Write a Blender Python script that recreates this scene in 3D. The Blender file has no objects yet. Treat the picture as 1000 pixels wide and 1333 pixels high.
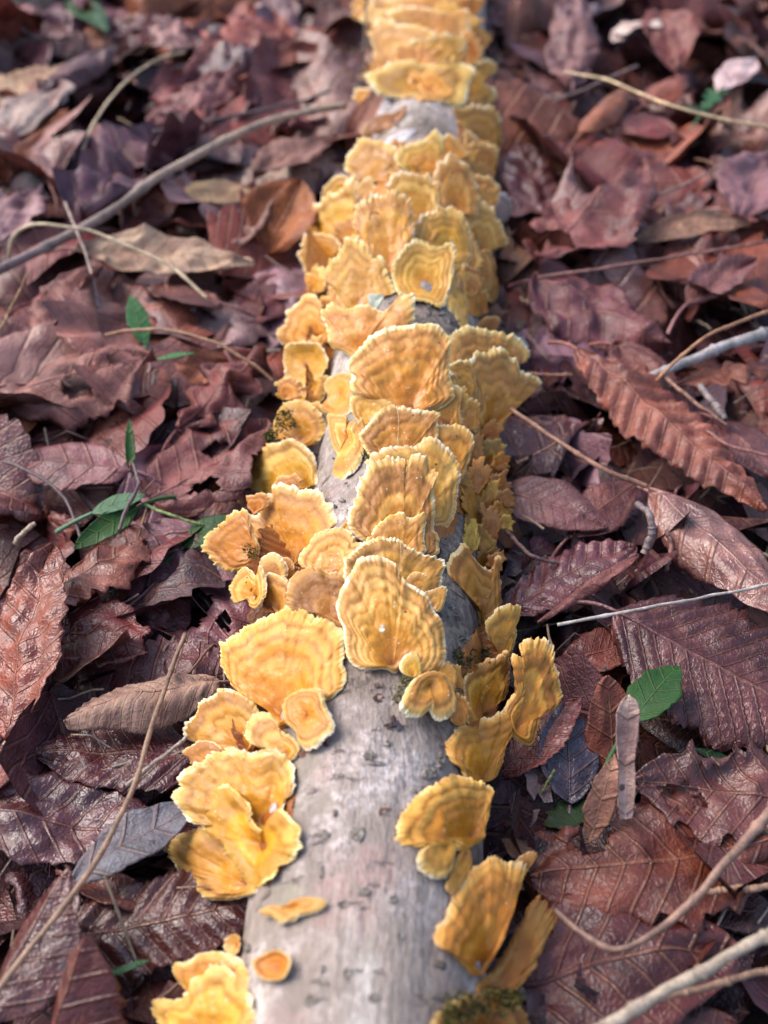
import bpy, math, random
import numpy as np

# ------------------------------------------------------------------ camera, sky, sun, exposure
sc = bpy.context.scene
COL = sc.collection
MM = 0.001                                   # everything below is worked out in millimetres
CAM_Z, PITCH, FPX, HEADX, MIDY = 292.0, math.radians(44.2), 1430.0, 500.0, 666.5
cam_d = bpy.data.cameras.new('camera')
cam = bpy.data.objects.new('camera', cam_d)
COL.objects.link(cam)
cam.location = (0, 0, CAM_Z * MM)
cam.rotation_euler = (math.radians(90) - PITCH, 0, 0)
cam_d.sensor_fit = 'VERTICAL'
cam_d.sensor_height = 24.0
cam_d.lens = 24.0 * FPX / 1333.0
cam_d.clip_start = 0.005
cam_d.clip_end = 200.0
cam_d.dof.use_dof = True
cam_d.dof.focus_distance = 0.334
cam_d.dof.aperture_fstop = 6.2
sc.camera = cam

world = bpy.data.worlds.new('World')
sc.world = world
world.use_nodes = True
wn = world.node_tree.nodes
sky = wn.new('ShaderNodeTexSky')
sky.sky_type = 'NISHITA'
sky.sun_disc = False
SUN_EL, SUN_AZ = math.radians(47), math.radians(-68)      # azimuth from +Y towards +X
sky.sun_elevation = SUN_EL
sky.sun_rotation = SUN_AZ
sky.air_density = 1.0
sky.dust_density = 3.0
world.node_tree.links.new(sky.outputs[0], wn['Background'].inputs[0])
wn['Background'].inputs[1].default_value = 0.14

sun_d = bpy.data.lights.new('sun', 'SUN')
sun_d.energy = 1.25
sun_d.angle = math.radians(44)
sun_d.color = (1.0, 0.96, 0.91)
sun = bpy.data.objects.new('sun', sun_d)
COL.objects.link(sun)
sun.rotation_euler = (math.radians(90) - SUN_EL, 0, math.radians(180) - SUN_AZ)

sc.view_settings.view_transform = 'Standard'
sc.view_settings.look = 'None'
sc.view_settings.gamma = 1.0
sc.view_settings.use_curve_mapping = False
sc.view_settings.exposure = 1.22
sc.cycles.max_bounces = 6
sc.cycles.use_denoising = True

# ------------------------------------------------------------------ helpers
rng = np.random.default_rng(7)
RND = random.Random(11)
CAMP = np.array([0, 0, CAM_Z])
FWD = np.array([0, math.cos(PITCH), -math.sin(PITCH)])
RGT = np.array([1.0, 0, 0])
UPV = np.array([0, math.sin(PITCH), math.cos(PITCH)])

def rays(P):
    P = np.atleast_2d(np.asarray(P, float))
    d = FWD * FPX + (P[:, :1] - HEADX) * RGT - (P[:, 1:2] - MIDY) * UPV
    return d / np.linalg.norm(d, axis=1, keepdims=True)

def at(x, y, z):                              # the point at height z seen at that place of the photograph
    d = rays((x, y))[0]
    return CAMP + d * ((z - CAM_Z) / d[2])

def topx(P):
    q = np.asarray(P) - CAMP
    w = q @ FWD
    return HEADX + FPX * (q @ RGT) / w, MIDY - FPX * (q @ UPV) / w

def unit(v):
    v = np.asarray(v, float)
    return v / np.linalg.norm(v)

def _hash(ix, iy, iz):
    n = (ix * 374761393 + iy * 668265263 + iz * 2147483647) & 0xffffffff
    n = ((n ^ (n >> 13)) * 1274126177) & 0xffffffff
    n = (n ^ (n >> 16)) & 0xffff
    return n / 32767.5 - 1.0

def vnoise(p):                                # smooth value noise, p is (N,3)
    p = np.asarray(p, float)
    i = np.floor(p).astype(np.int64)
    f = p - i
    f = f * f * (3 - 2 * f)
    out = 0
    for dx in (0, 1):
        for dy in (0, 1):
            for dz in (0, 1):
                w = (f[:, 0] if dx else 1 - f[:, 0]) * (f[:, 1] if dy else 1 - f[:, 1]) * (f[:, 2] if dz else 1 - f[:, 2])
                out = out + w * _hash(i[:, 0] + dx, i[:, 1] + dy, i[:, 2] + dz)
    return out

def fbm(p, octv=3):
    a, s, o = 1.0, 0, 0
    for k in range(octv):
        o = o + a * vnoise(p * 2 ** k + 17.3 * k)
        s += a
        a *= .5
    return o / s

def n2(a, b, c=0.0, octv=2):
    a = np.asarray(a, float)
    b = np.broadcast_to(np.asarray(b, float), a.shape)
    return fbm(np.stack([a, b, np.full(a.shape, float(c))], -1).reshape(-1, 3), octv).reshape(a.shape)

def tag(o, label=None, cat=None, group=None, kind=None):
    if label: o['label'] = label
    if cat: o['category'] = cat
    if group: o['group'] = group
    if kind: o['kind'] = kind
    return o

def mk(name, V, F, mat, loc=None, parent=None, attrs=None, smooth=True):
    """one mesh object; V in mm in world space, loc = its origin in mm"""
    V = np.asarray(V, float)
    if parent is not None:
        base = np.array(parent['_o'])
        o_loc = np.zeros(3)
    else:
        base = np.zeros(3) if loc is None else np.asarray(loc, float)
        o_loc = base * MM
    me = bpy.data.meshes.new(name)
    F = np.asarray(F)
    if F.ndim == 2 and F.dtype != object:
        nf, k = F.shape
        L = ((V - base) * MM).astype(np.float32)
        me.vertices.add(len(V)); me.vertices.foreach_set('co', L.ravel())
        me.loops.add(nf * k); me.loops.foreach_set('vertex_index', F.astype(np.int32).ravel())
        me.polygons.add(nf)
        me.polygons.foreach_set('loop_start', np.arange(0, nf * k, k, dtype=np.int32))
        me.polygons.foreach_set('loop_total', np.full(nf, k, dtype=np.int32))
        me.update(calc_edges=True)
    else:
        me.from_pydata(((V - base) * MM).tolist(), [], [list(map(int, f)) for f in F])
    me.polygons.foreach_set('use_smooth', [smooth] * len(me.polygons))
    for an, av in (attrs or {}).items():
        av = np.asarray(av, np.float32)
        if av.ndim == 2:
            if av.shape[1] == 3:
                av = np.concatenate([av, np.ones((len(av), 1), np.float32)], 1)
            a = me.attributes.new(an, 'FLOAT_COLOR', 'POINT'); a.data.foreach_set('color', av.ravel())
        else:
            a = me.attributes.new(an, 'FLOAT', 'POINT'); a.data.foreach_set('value', av)
    me.materials.append(mat)
    o = bpy.data.objects.new(name, me)
    COL.objects.link(o)
    o.location = o_loc
    o['_o'] = base.tolist()
    if parent is not None:
        o.parent = parent
    return o

def grid_faces(nr, nc, wrap=False, off=0):
    r, c = np.meshgrid(np.arange(nr - 1), np.arange(nc if wrap else nc - 1), indexing='ij')
    c2 = (c + 1) % nc
    return np.stack([r * nc + c, r * nc + c2, (r + 1) * nc + c2, (r + 1) * nc + c], -1).reshape(-1, 4) + off

def catmull(P, n, closed=False):
    P = np.asarray(P, float)
    m = len(P)
    if closed:
        Q = np.concatenate([P[-1:], P, P[:2]])
        segs = m
    else:
        Q = np.concatenate([2 * P[:1] - P[1:2], P, 2 * P[-1:] - P[-2:-1]])
        segs = m - 1
    D = []
    for k in range(segs):
        p0, p1, p2, p3 = Q[k], Q[k + 1], Q[k + 2], Q[k + 3]
        t = np.linspace(0, 1, 24, endpoint=False)[:, None]
        D.append(.5 * ((2 * p1) + (-p0 + p2) * t + (2 * p0 - 5 * p1 + 4 * p2 - p3) * t ** 2 + (-p0 + 3 * p1 - 3 * p2 + p3) * t ** 3))
    D = np.concatenate(D)
    D = np.concatenate([D, (P[:1] if closed else P[-1:])])
    s = np.concatenate([[0], np.cumsum(np.linalg.norm(np.diff(D, axis=0), axis=1))])
    x = np.linspace(0, s[-1], n + 1)[:-1] if closed else np.linspace(0, s[-1], n)
    return np.stack([np.interp(x, s, D[:, k]) for k in range(P.shape[1])], 1)

# ------------------------------------------------------------------ materials
def new_mat(name):
    m = bpy.data.materials.new(name)
    m.use_nodes = True
    nt = m.node_tree
    b = nt.nodes['Principled BSDF']
    return m, nt, b

class NB:
    def __init__(s, nt): s.nt = nt
    def n(s, t, **kw):
        x = s.nt.nodes.new(t)
        for k, v in kw.items(): setattr(x, k, v)
        return x
    def put(s, sock, v):
        if hasattr(v, 'is_output') or isinstance(v, bpy.types.NodeSocket): s.nt.links.new(v, sock)
        else: sock.default_value = v
    def math(s, op, a, b=0.0, c=0.0):
        x = s.n('ShaderNodeMath', operation=op)
        s.put(x.inputs[0], a); s.put(x.inputs[1], b); s.put(x.inputs[2], c)
        return x.outputs[0]
    def attr(s, name, out='Fac'):
        x = s.n('ShaderNodeAttribute', attribute_name=name)
        return x.outputs[out]
    def noise(s, vec, scale, detail=3, rough=.55, w=None):
        x = s.n('ShaderNodeTexNoise', noise_dimensions='4D' if w is not None else '3D')
        s.put(x.inputs['Vector'], vec); x.inputs['Scale'].default_value = scale
        x.inputs['Detail'].default_value = detail; x.inputs['Roughness'].default_value = rough
        if w is not None: s.put(x.inputs['W'], w)
        return x.outputs['Fac']
    def voro(s, vec, scale, feature='F1', out='Distance'):
        x = s.n('ShaderNodeTexVoronoi', feature=feature)
        s.put(x.inputs['Vector'], vec); x.inputs['Scale'].default_value = scale
        return x.outputs[out]
    def map(s, v, a, b, c=0.0, d=1.0, smooth=True):
        x = s.n('ShaderNodeMapRange', interpolation_type='SMOOTHSTEP' if smooth else 'LINEAR')
        s.put(x.inputs['Value'], v)
        for k, q in zip(('From Min', 'From Max', 'To Min', 'To Max'), (a, b, c, d)): s.put(x.inputs[k], q)
        return x.outputs[0]
    def ramp(s, v, stops, interp='LINEAR'):
        x = s.n('ShaderNodeValToRGB')
        s.put(x.inputs[0], v)
        cr = x.color_ramp; cr.interpolation = interp
        while len(cr.elements) < len(stops): cr.elements.new(.5)
        for e, (p, c) in zip(cr.elements, stops):
            e.position = p; e.color = (*c, 1)
        return x.outputs[0]
    def mix(s, f, a, b, mode='MIX'):
        x = s.n('ShaderNodeMix', data_type='RGBA', blend_type=mode)
        s.put(x.inputs[0], f)
        for k, v in ((6, a), (7, b)):
            if isinstance(v, tuple): v = (*v, 1) if len(v) == 3 else v
            s.put(x.inputs[k], v)
        return x.outputs[2]
    def bump(s, h, strength, dist):
        x = s.n('ShaderNodeBump')
        x.inputs['Strength'].default_value = strength; x.inputs['Distance'].default_value = dist
        s.put(x.inputs['Height'], h)
        return x.outputs[0]

def fungus_material():
    m, nt, b = new_mat('bracket_fungus_flesh')
    g = NB(nt)
    obj = g.n('ShaderNodeTexCoord').outputs['Object']
    rnd = g.n('ShaderNodeObjectInfo').outputs['Random']
    w = g.math('MULTIPLY', rnd, 37.0)
    s, zone = g.attr('s'), g.attr('zone')
    warp = g.math('MULTIPLY', g.math('SUBTRACT', g.noise(obj, 160, 3, .6, w), .5), .34)
    s2 = g.math('ADD', s, warp)
    col = g.ramp(s2, [(0.0, (.34, .12, .012)), (.16, (.55, .215, .012)), (.42, (.66, .285, .016)), (.66, (.68, .315, .034)),
                      (.80, (.50, .24, .045)), (.92, (.68, .37, .075)), (.972, (.82, .60, .27)), (1.0, (.90, .78, .54))])
    col = g.mix(g.map(zone, 0, 1, 0, .85, False), col, (.33, .135, .026))
    col = g.mix(g.map(zone, 0, -1, 0, .7, False), col, (.84, .56, .17))
    fib = g.noise(obj, 520, 4, .65, w)
    col = g.mix(g.map(fib, .42, .78, 0, .5), col, g.mix(.5, col, (.80, .50, .16)))
    blot = g.noise(obj, 70, 3, .55, g.math('ADD', w, 5.0))
    col = g.mix(g.map(blot, .50, .76, 0, .60), col, (.46, .175, .016))
    pale = g.noise(obj, 95, 3, .6, g.math('ADD', w, 11.0))
    col = g.mix(g.map(pale, .55, .8, 0, .55), col, (.84, .56, .16))
    # little frosty specks and dark pits
    vd = g.voro(obj, 620)
    speck = g.math('MULTIPLY', g.map(vd, .10, .17, 1, 0), g.map(g.noise(obj, 210, 2), .56, .62, 0, 1))
    col = g.mix(speck, col, (.9, .82, .66))
    vd2 = g.voro(obj, 260)
    pit = g.math('MULTIPLY', g.map(vd2, .09, .15, 1, 0), g.map(g.noise(obj, 130, 2, .5, 3.0), .60, .66, 0, 1))
    col = g.mix(pit, col, (.16, .055, .02))
    hs = g.n('ShaderNodeHueSaturation')
    g.put(hs.inputs['Hue'], g.map(g.math('FRACT', g.math('MULTIPLY', rnd, 7.31)), 0, 1, .488, .507, False))
    g.put(hs.inputs['Value'], g.map(g.math('FRACT', g.math('MULTIPLY', rnd, 3.17)), 0, 1, .72, .92, False))
    g.put(hs.inputs['Saturation'], g.attr('sat'))
    g.put(hs.inputs['Color'], col)
    col = g.mix(1.0, hs.outputs[0], g.attr('tint', 'Color'), 'MULTIPLY')
    g.put(b.inputs['Base Color'], col)
    g.put(b.inputs['Roughness'], g.map(g.math('ADD', g.noise(obj, 240, 3, .6, w), g.math('MULTIPLY', s, .35)), .4, .95, .24, .66))
    b.inputs['Specular IOR Level'].default_value = .42
    b.inputs['Subsurface Weight'].default_value = .10
    b.inputs['Subsurface Radius'].default_value = (1.0, .45, .12)
    b.inputs['Subsurface Scale'].default_value = .0022
    h = g.math('ADD', g.math('MULTIPLY', g.noise(obj, 640, 3, .6), .55), g.math('MULTIPLY', g.noise(obj, 210, 3, .6, w), 1.0))
    h = g.math('ADD', h, g.math('MULTIPLY', speck, .35))
    g.put(b.inputs['Normal'], g.bump(h, .34, .0011))
    return m

def under_material():
    m, nt, b = new_mat('bracket_fungus_underside')
    g = NB(nt)
    obj = g.n('ShaderNodeTexCoord').outputs['Object']
    col = g.ramp(g.noise(obj, 150, 4), [(.3, (.30, .12, .03)), (.7, (.55, .27, .07))])
    g.put(b.inputs['Base Color'], col)
    b.inputs['Roughness'].default_value = .55
    return m

def leaf_material(name='wet_dead_leaf', fresh=False):
    m, nt, b = new_mat(name)
    g = NB(nt)
    obj = g.n('ShaderNodeTexCoord').outputs['Object']
    rnd = g.n('ShaderNodeObjectInfo').outputs['Random']
    w = g.math('MULTIPLY', rnd, 53.0)
    tint = g.attr('tint', 'Color')
    vc, vv, wet = g.attr('vein'), g.attr('across'), g.attr('wet')
    n1 = g.noise(obj, 62, 4, .6, w)
    n2_ = g.noise(obj, 230, 4, .65, w)
    n3 = g.noise(obj, 900, 3, .6, w)
    dark = g.mix(1.0, tint, (.75, .8, .7) if fresh else (.40, .33, .36), 'MULTIPLY')
    light = g.mix(.1 if fresh else .30, tint, (.40, .19, .115))
    col = g.mix(g.map(n1, .34, .66), dark, tint)
    col = g.mix(g.map(n2_, .50, .78, 0, .65), col, light)
    col = g.mix(g.map(n3, .5, .85, 0, .35), col, dark)
    # veins: side veins at frac(c)=.5, midrib at v=0
    fr = g.math('ABSOLUTE', g.math('SUBTRACT', g.math('FRACT', vc), .5))
    av = g.math('ABSOLUTE', vv)
    side = g.map(fr, .03, .10, 1, 0)
    mid = g.map(av, .015, .05, 1, 0)
    vein = g.math('MAXIMUM', g.math('MULTIPLY', side, .6), mid)
    col = g.mix(g.math('MULTIPLY', vein, .5), col, g.mix(.3 if fresh else .55, tint, (.3, .4, .12) if fresh else (.36, .17, .09)))
    groove = g.math('MULTIPLY', g.map(fr, .08, .22, 1, 0), g.math('SUBTRACT', 1.0, side))
    col = g.mix(g.math('MULTIPLY', groove, .35), col, dark)
    # rot spots
    sp = g.math('MULTIPLY', g.map(g.voro(obj, 170), .12, .22, 1, 0), g.map(g.noise(obj, 60, 2, .5, g.math('ADD', w, 4.0)), .55, .63, 0, 1))
    col = g.mix(g.math('MULTIPLY', sp, .1 if fresh else .8), col, (.022, .012, .012))
    col = g.mix(g.map(av, .90, 1.0, 0, .45), col, dark)
    g.put(b.inputs['Base Color'], col)
    rg = g.map(n2_, .3, .7, .19, .47)
    g.put(b.inputs['Roughness'], g.math('ADD', rg, g.math('MULTIPLY', g.math('SUBTRACT', 1.0, wet), .26)))
    g.put(b.inputs['Specular IOR Level'], g.map(wet, 0, 1, .15, .72, False))
    ret = g.n('ShaderNodeTexVoronoi', feature='DISTANCE_TO_EDGE')
    g.put(ret.inputs['Vector'], obj); ret.inputs['Scale'].default_value = 560
    net = g.map(ret.outputs['Distance'], 0, .22, 1, 0)
    h = g.math('ADD', g.math('MULTIPLY', side, .9), g.math('MULTIPLY', mid, 1.0))
    h = g.math('ADD', h, g.math('MULTIPLY', net, .04 if fresh else .13))
    h = g.math('ADD', h, g.math('MULTIPLY', g.noise(obj, 130, 4, .6, w), .3 if fresh else 1.7))
    h = g.math('ADD', h, g.math('MULTIPLY', n3, .35))
    g.put(b.inputs['Normal'], g.bump(h, .65, .0011))
    return m

def simple_material(name, stops, scale, rough=.6, bump=.4, dist=.0006, stretch=None, spec=.4, fine=4.0, tinted=False):
    m, nt, b = new_mat(name)
    g = NB(nt)
    obj = g.n('ShaderNodeTexCoord').outputs['Object']
    n1 = g.noise(obj, scale, 4, .6)
    n2_ = g.noise(obj, scale * fine, 4, .6)
    v = g.math('ADD', g.math('MULTIPLY', n1, .65), g.math('MULTIPLY', n2_, .35))
    col = g.ramp(v, stops)
    if tinted: col = g.mix(1.0, col, g.attr('tint', 'Color'), 'MULTIPLY')
    g.put(b.inputs['Base Color'], col)
    b.inputs['Roughness'].default_value = rough
    b.inputs['Specular IOR Level'].default_value = spec
    g.put(b.inputs['Normal'], g.bump(v, bump, dist))
    return m

def bark_material():
    m, nt, b = new_mat('smooth_grey_bark')
    g = NB(nt)
    obj = g.n('ShaderNodeTexCoord').outputs['Object']
    mp = g.n('ShaderNodeMapping'); g.put(mp.inputs['Vector'], obj)
    mp.inputs['Scale'].default_value = (1.0, .35, 1.0)
    lng = mp.outputs[0]
    mp2 = g.n('ShaderNodeMapping'); g.put(mp2.inputs['Vector'], obj)
    mp2.inputs['Scale'].default_value = (.45, 1.3, .45)
    crs = mp2.outputs[0]
    big = g.noise(obj, 26, 4, .6)
    mid = g.noise(lng, 120, 5, .65)
    fine = g.noise(lng, 700, 4, .65)
    grain = g.noise(obj, 420, 5, .7)
    col = g.ramp(mid, [(.30, (.22, .18, .17)), (.43, (.40, .345, .335)), (.58, (.54, .48, .475)), (.75, (.66, .61, .60))])
    col = g.mix(g.map(grain, .36, .62, .8, 0), col, (.17, .14, .125))
    col = g.mix(g.map(big, .36, .56, .75, 0), col, (.27, .215, .18))
    col = g.mix(g.map(g.noise(obj, 45, 5, .65, 9.0), .52, .66, 0, .6), col, (.36, .22, .20))      # pinkish stain
    col = g.mix(g.map(g.noise(obj, 60, 5, .7, 3.0), .55, .66, 0, .6), col, (.25, .245, .18))     # greenish algae
    scuff = g.noise(lng, 34, 5, .7, 21.0)
    col = g.mix(g.map(scuff, .50, .64, 0, .55), col, (.74, .70, .67))
    mott = g.noise(obj, 130, 5, .7, 41.0)
    col = g.mix(g.map(mott, .44, .60, 0, .8), col, (.24, .20, .175))
    dots = g.math('MULTIPLY', g.map(g.voro(crs, 150), .10, .24, 1, 0), g.map(g.noise(obj, 75, 2, .5, 51.0), .50, .58))
    col = g.mix(g.math('MULTIPLY', dots, .75), col, (.10, .082, .07))
    damp_shade = g.attr('stain')  # damp browning of the bark plus shade painted into its colour
    col = g.mix(g.map(g.math('ADD', damp_shade, g.math('MULTIPLY', g.math('SUBTRACT', grain, .5), .9)), .25, .75, 0, .88), col, g.mix(g.map(grain, .4, .6), (.085, .062, .05), (.20, .16, .135)))
    fl = g.noise(crs, 190, 5, .65, 5.0)
    col = g.mix(g.map(fl, .64, .74, 0, .6), col, (.07, .055, .045))                               # dark flecks
    col = g.mix(g.map(fine, .56, .72, 0, .7), col, (.13, .105, .09))
    col = g.mix(1.0, col, (1.0, .96, .92), 'MULTIPLY')
    g.put(b.inputs['Base Color'], col)
    g.put(b.inputs['Roughness'], g.map(mid, .3, .7, .72, .52))
    b.inputs['Specular IOR Level'].default_value = .35
    h = g.math('ADD', g.math('MULTIPLY', mid, 1.2), g.math('MULTIPLY', fine, .6))
    h = g.math('SUBTRACT', h, g.math('MULTIPLY', g.map(fl, .60, .70), .9))
    h = g.math('SUBTRACT', h, g.math('MULTIPLY', dots, -.8))
    g.put(b.inputs['Normal'], g.bump(h, 1.0, .0018))
    return m

M_FUN, M_UND, M_LEAF, M_BARK = fungus_material(), under_material(), leaf_material(), bark_material()
M_SCAR = simple_material('bark_scar', [(.36, (.045, .036, .03)), (.50, (.16, .135, .11)), (.64, (.40, .35, .31))], 380, .8, .8, .0012)
M_WOOD = simple_material('cut_wood', [(.3, (.25, .16, .09)), (.7, (.48, .36, .23))], 90, .7, .4)
M_SOIL = simple_material('damp_soil', [(.3, (.012, .008, .007)), (.55, (.035, .020, .016)), (.75, (.075, .042, .032))], 60, .7, .9, .003)
M_TWIG = simple_material('twig_bark', [(.3, (.35, .33, .34)), (.5, (.8, .78, .76)), (.7, (1.2, 1.15, 1.1))], 240, .55, .5, .0005, tinted=True)
M_MOSS = simple_material('moss', [(.3, (.05, .06, .012)), (.7, (.17, .17, .05))], 300, .7, .3, tinted=True)
M_GREEN = leaf_material('living_green_leaf', True)
# ------------------------------------------------------------------ ground sheet
gx = 20000.0
tag(mk('ground', [(-gx, -gx, -9), (gx, -gx, -9), (gx, gx, -9), (-gx, gx, -9)], np.array([[0, 1, 2, 3]]), M_SOIL), kind='structure')

# ------------------------------------------------------------------ the log
AX_Z, R_LOG = 25.0, 30.0
AY = np.array([-160, 117, 262, 301, 362, 590, 900, 1400.])
AXX = np.array([-17, -5.4, 2.4, 4.9, 9.2, 25.0, 47, 84.])
_pc = np.polyfit(AY[1:6], AXX[1:6], 2)
def ax_x(y):
    y = np.asarray(y, float)
    yc = np.clip(y, 60, 620)
    return np.polyval(_pc, yc) + (y - yc) * (2 * _pc[0] * yc + _pc[1])
def log_r(y):
    return R_LOG + .6 * np.sin(np.asarray(y, float) / 55.0) - .0012 * np.asarray(y, float)

def log_sdf(P):
    x, y, z = P[..., 0], P[..., 1], P[..., 2]
    return np.hypot((x - ax_x(y)) * .996, z - AX_Z) - log_r(y)

def log_hit(D):
    """distance along each ray to the log; where a ray misses, inf; second result: nearest approach"""
    T = np.arange(150, 1150, 2.0)
    S = log_sdf(CAMP + D[:, None, :] * T[None, :, None])
    ins = S < 0
    hit = ins.any(1)
    k = np.argmax(ins, 1)
    kk = np.clip(k, 1, None)
    r = np.arange(len(D))
    s0, s1 = S[r, kk - 1], S[r, kk]
    t = T[kk - 1] + 2.0 * s0 / np.where(np.abs(s0 - s1) < 1e-9, 1, s0 - s1)
    kn = np.argmin(S, 1)
    return np.where(hit, t, np.inf), T[kn], S[r, kn]

def log_frame(P):
    n = np.array([P[0] - ax_x(P[1]), 0, P[2] - AX_Z])
    return unit(n)

def build_log():
    ny, na = 620, 190
    ys = np.concatenate([np.linspace(-150, 60, 60, endpoint=False), np.linspace(60, 760, 470, endpoint=False), np.linspace(760, 1300, 90)])
    A = np.linspace(0, 2 * np.pi, na, endpoint=False)
    Y, AA = np.meshgrid(ys, A, indexing='ij')
    r = log_r(Y)
    cx, cz = np.cos(AA), np.sin(AA)
    p = np.stack([cx * 1.6, cz * 1.6, Y / 45], -1).reshape(-1, 3)
    r = r + (fbm(p, 3) * 1.1).reshape(Y.shape)
    p2 = np.stack([cx * 7, cz * 7, Y / 14], -1).reshape(-1, 3)
    r = r + (fbm(p2, 3) * .38).reshape(Y.shape) - .1
    V = np.stack([ax_x(Y) + cx * r, Y, AX_Z + cz * r], -1).reshape(-1, 3)
    F = grid_faces(ny, na, True)
    stain = np.zeros(len(V))  # wet, algae-darkened bark, with the flank's shade painted in as well
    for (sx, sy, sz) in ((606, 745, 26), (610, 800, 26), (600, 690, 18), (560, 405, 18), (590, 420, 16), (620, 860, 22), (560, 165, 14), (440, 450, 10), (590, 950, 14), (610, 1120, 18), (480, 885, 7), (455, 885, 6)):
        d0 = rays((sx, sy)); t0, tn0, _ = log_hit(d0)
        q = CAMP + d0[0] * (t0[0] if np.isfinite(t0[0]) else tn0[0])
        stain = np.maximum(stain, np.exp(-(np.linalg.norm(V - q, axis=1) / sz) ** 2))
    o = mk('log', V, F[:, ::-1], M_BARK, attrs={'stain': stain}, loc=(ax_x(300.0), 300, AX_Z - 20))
    tag(o, 'pale grey fallen log crusted with yellow brackets, lying on brown leaf litter', 'log')
    for y0, s in ((-150, 1), (1300, -1)):
        nr = 7
        rr = np.linspace(0, 1, nr)[:, None] * (R_LOG - 1.2)
        VV = np.stack([ax_x(y0) + rr * np.cos(A), np.full((nr, na), y0) - s * (.4 + .5 * rnd_grid(nr, na)), AX_Z + rr * np.sin(A)], -1).reshape(-1, 3)
        mk('cut_end', VV, grid_faces(nr, na, True), M_WOOD, parent=o)
    return o
def rnd_grid(a, b):
    return rng.random((a, b))
LOG = build_log()

def bark_scar(x, y, wpx, hpx, seed, cup=True):
    """a rough corky lenticel sitting on the bark"""
    nr, na = 7, 22
    th = np.linspace(0, 2 * np.pi, na, endpoint=False)
    s = np.linspace(0, 1, nr)
    S, TH = np.meshgrid(s, th, indexing='ij')
    jag = .85 + .55 * n2(np.cos(TH) * 2.0, np.sin(TH) * 2.0, seed, octv=3)
    PX = np.stack([x + S * jag * np.cos(TH) * wpx * .5, y + S * jag * np.sin(TH) * hpx * .5], -1).reshape(-1, 2)
    D = rays(PX)
    t, tn, sm = log_hit(D)
    t = np.where(np.isinf(t), tn, t)
    P = CAMP + D * t[:, None]
    N = np.stack([P[:, 0] - ax_x(P[:, 1]), np.zeros(len(P)), P[:, 2] - AX_Z], -1)
    N /= np.linalg.norm(N, axis=1, keepdims=True)
    SS = S.reshape(-1)
    h = .4 * np.exp(-((SS - .68) / .2) ** 2) + .25 * (1 - SS) + .45 * n2(PX[:, 0] / 4, PX[:, 1] / 4, seed + 5) * (1 - SS ** 3) - 1.0 * SS ** 6
    h = h + .25
    mk('bark_scar', P + N * h[:, None], grid_faces(nr, na, True), M_SCAR, parent=LOG)

for k, (x, y, w, h) in enumerate([(480, 985, 24, 20), (465, 1085, 36, 28), (424, 1088, 20, 18), (437, 1060, 10, 14), (418, 1136, 10, 26),
                                  (474, 1161, 26, 16), (505, 968, 9, 10), (560, 1008, 24, 24), (574, 990, 12, 24), (511, 1172, 17, 20),
                                  (452, 1268, 16, 20), (420, 1262, 10, 18), (404, 1302, 26, 20), (322, 1234, 9, 14), (444, 1010, 9, 9),
                                  (446, 652, 12, 6), (437, 660, 8, 6), (455, 667, 8, 10), (575, 408, 12, 8), (560, 398, 10, 6), (586, 418, 9, 8),
                                  (605, 830, 20, 14), (590, 790, 12, 10), (480, 870, 22, 14), (520, 1220, 14, 12), (486, 1300, 18, 16), (560, 1130, 14, 12), (548, 160, 18, 8), (580, 175, 14, 8)]):
    bark_scar(x, y, w, h, 3.1 * k)

# ------------------------------------------------------------------ bracket fungi
def tube_rings(P, R, nseg=8):
    P = np.asarray(P, float)
    T = np.gradient(P, axis=0)
    T /= np.linalg.norm(T, axis=1, keepdims=True) + 1e-9
    ref = np.array([0, 0, 1.0])
    U = np.cross(T, ref)
    bad = np.linalg.norm(U, axis=1) < .15
    U[bad] = np.cross(T[bad], [1.0, 0, 0])
    U /= np.linalg.norm(U, axis=1, keepdims=True)
    W = np.cross(U, T)
    a = np.linspace(0, 2 * np.pi, nseg, endpoint=False)
    R = np.broadcast_to(np.asarray(R, float), (len(P),))
    V = P[:, None] + R[:, None, None] * (np.cos(a)[None, :, None] * U[:, None] + np.sin(a)[None, :, None] * W[:, None])
    return V

def tube(name, P, R, mat, parent=None, nseg=8, loc=None, attrs_t=None, cap=True):
    V = tube_rings(P, R, nseg)
    n = len(P)
    F = grid_faces(n, nseg, True)[:, ::-1]
    V = V.reshape(-1, 3)
    a = {}
    if attrs_t is not None:
        c = np.asarray(attrs_t, float)
        a['tint'] = np.repeat(c, nseg, 0) if c.ndim == 2 else np.tile(c, (len(V), 1))
    if cap:
        V = np.concatenate([V, P[:1], P[-1:]])
        i0, i1 = n * nseg, n * nseg + 1
        k = np.arange(nseg); k2 = (k + 1) % nseg
        c0 = np.stack([np.full(nseg, i0), k, k2, k2], -1)
        F = [list(f) for f in F] + [[i0, int(i), int(j)] for i, j in zip(k, k2)] + [[i1, int((n - 1) * nseg + j), int((n - 1) * nseg + i)] for i, j in zip(k, k2)]
        if 'tint' in a: a['tint'] = np.concatenate([a['tint'], a['tint'][:1], a['tint'][-1:]])
        F = np.array([f if len(f) == 4 else f for f in F], dtype=object)
    return mk(name, V, F, mat, parent=parent, loc=loc, attrs=a)

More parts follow.
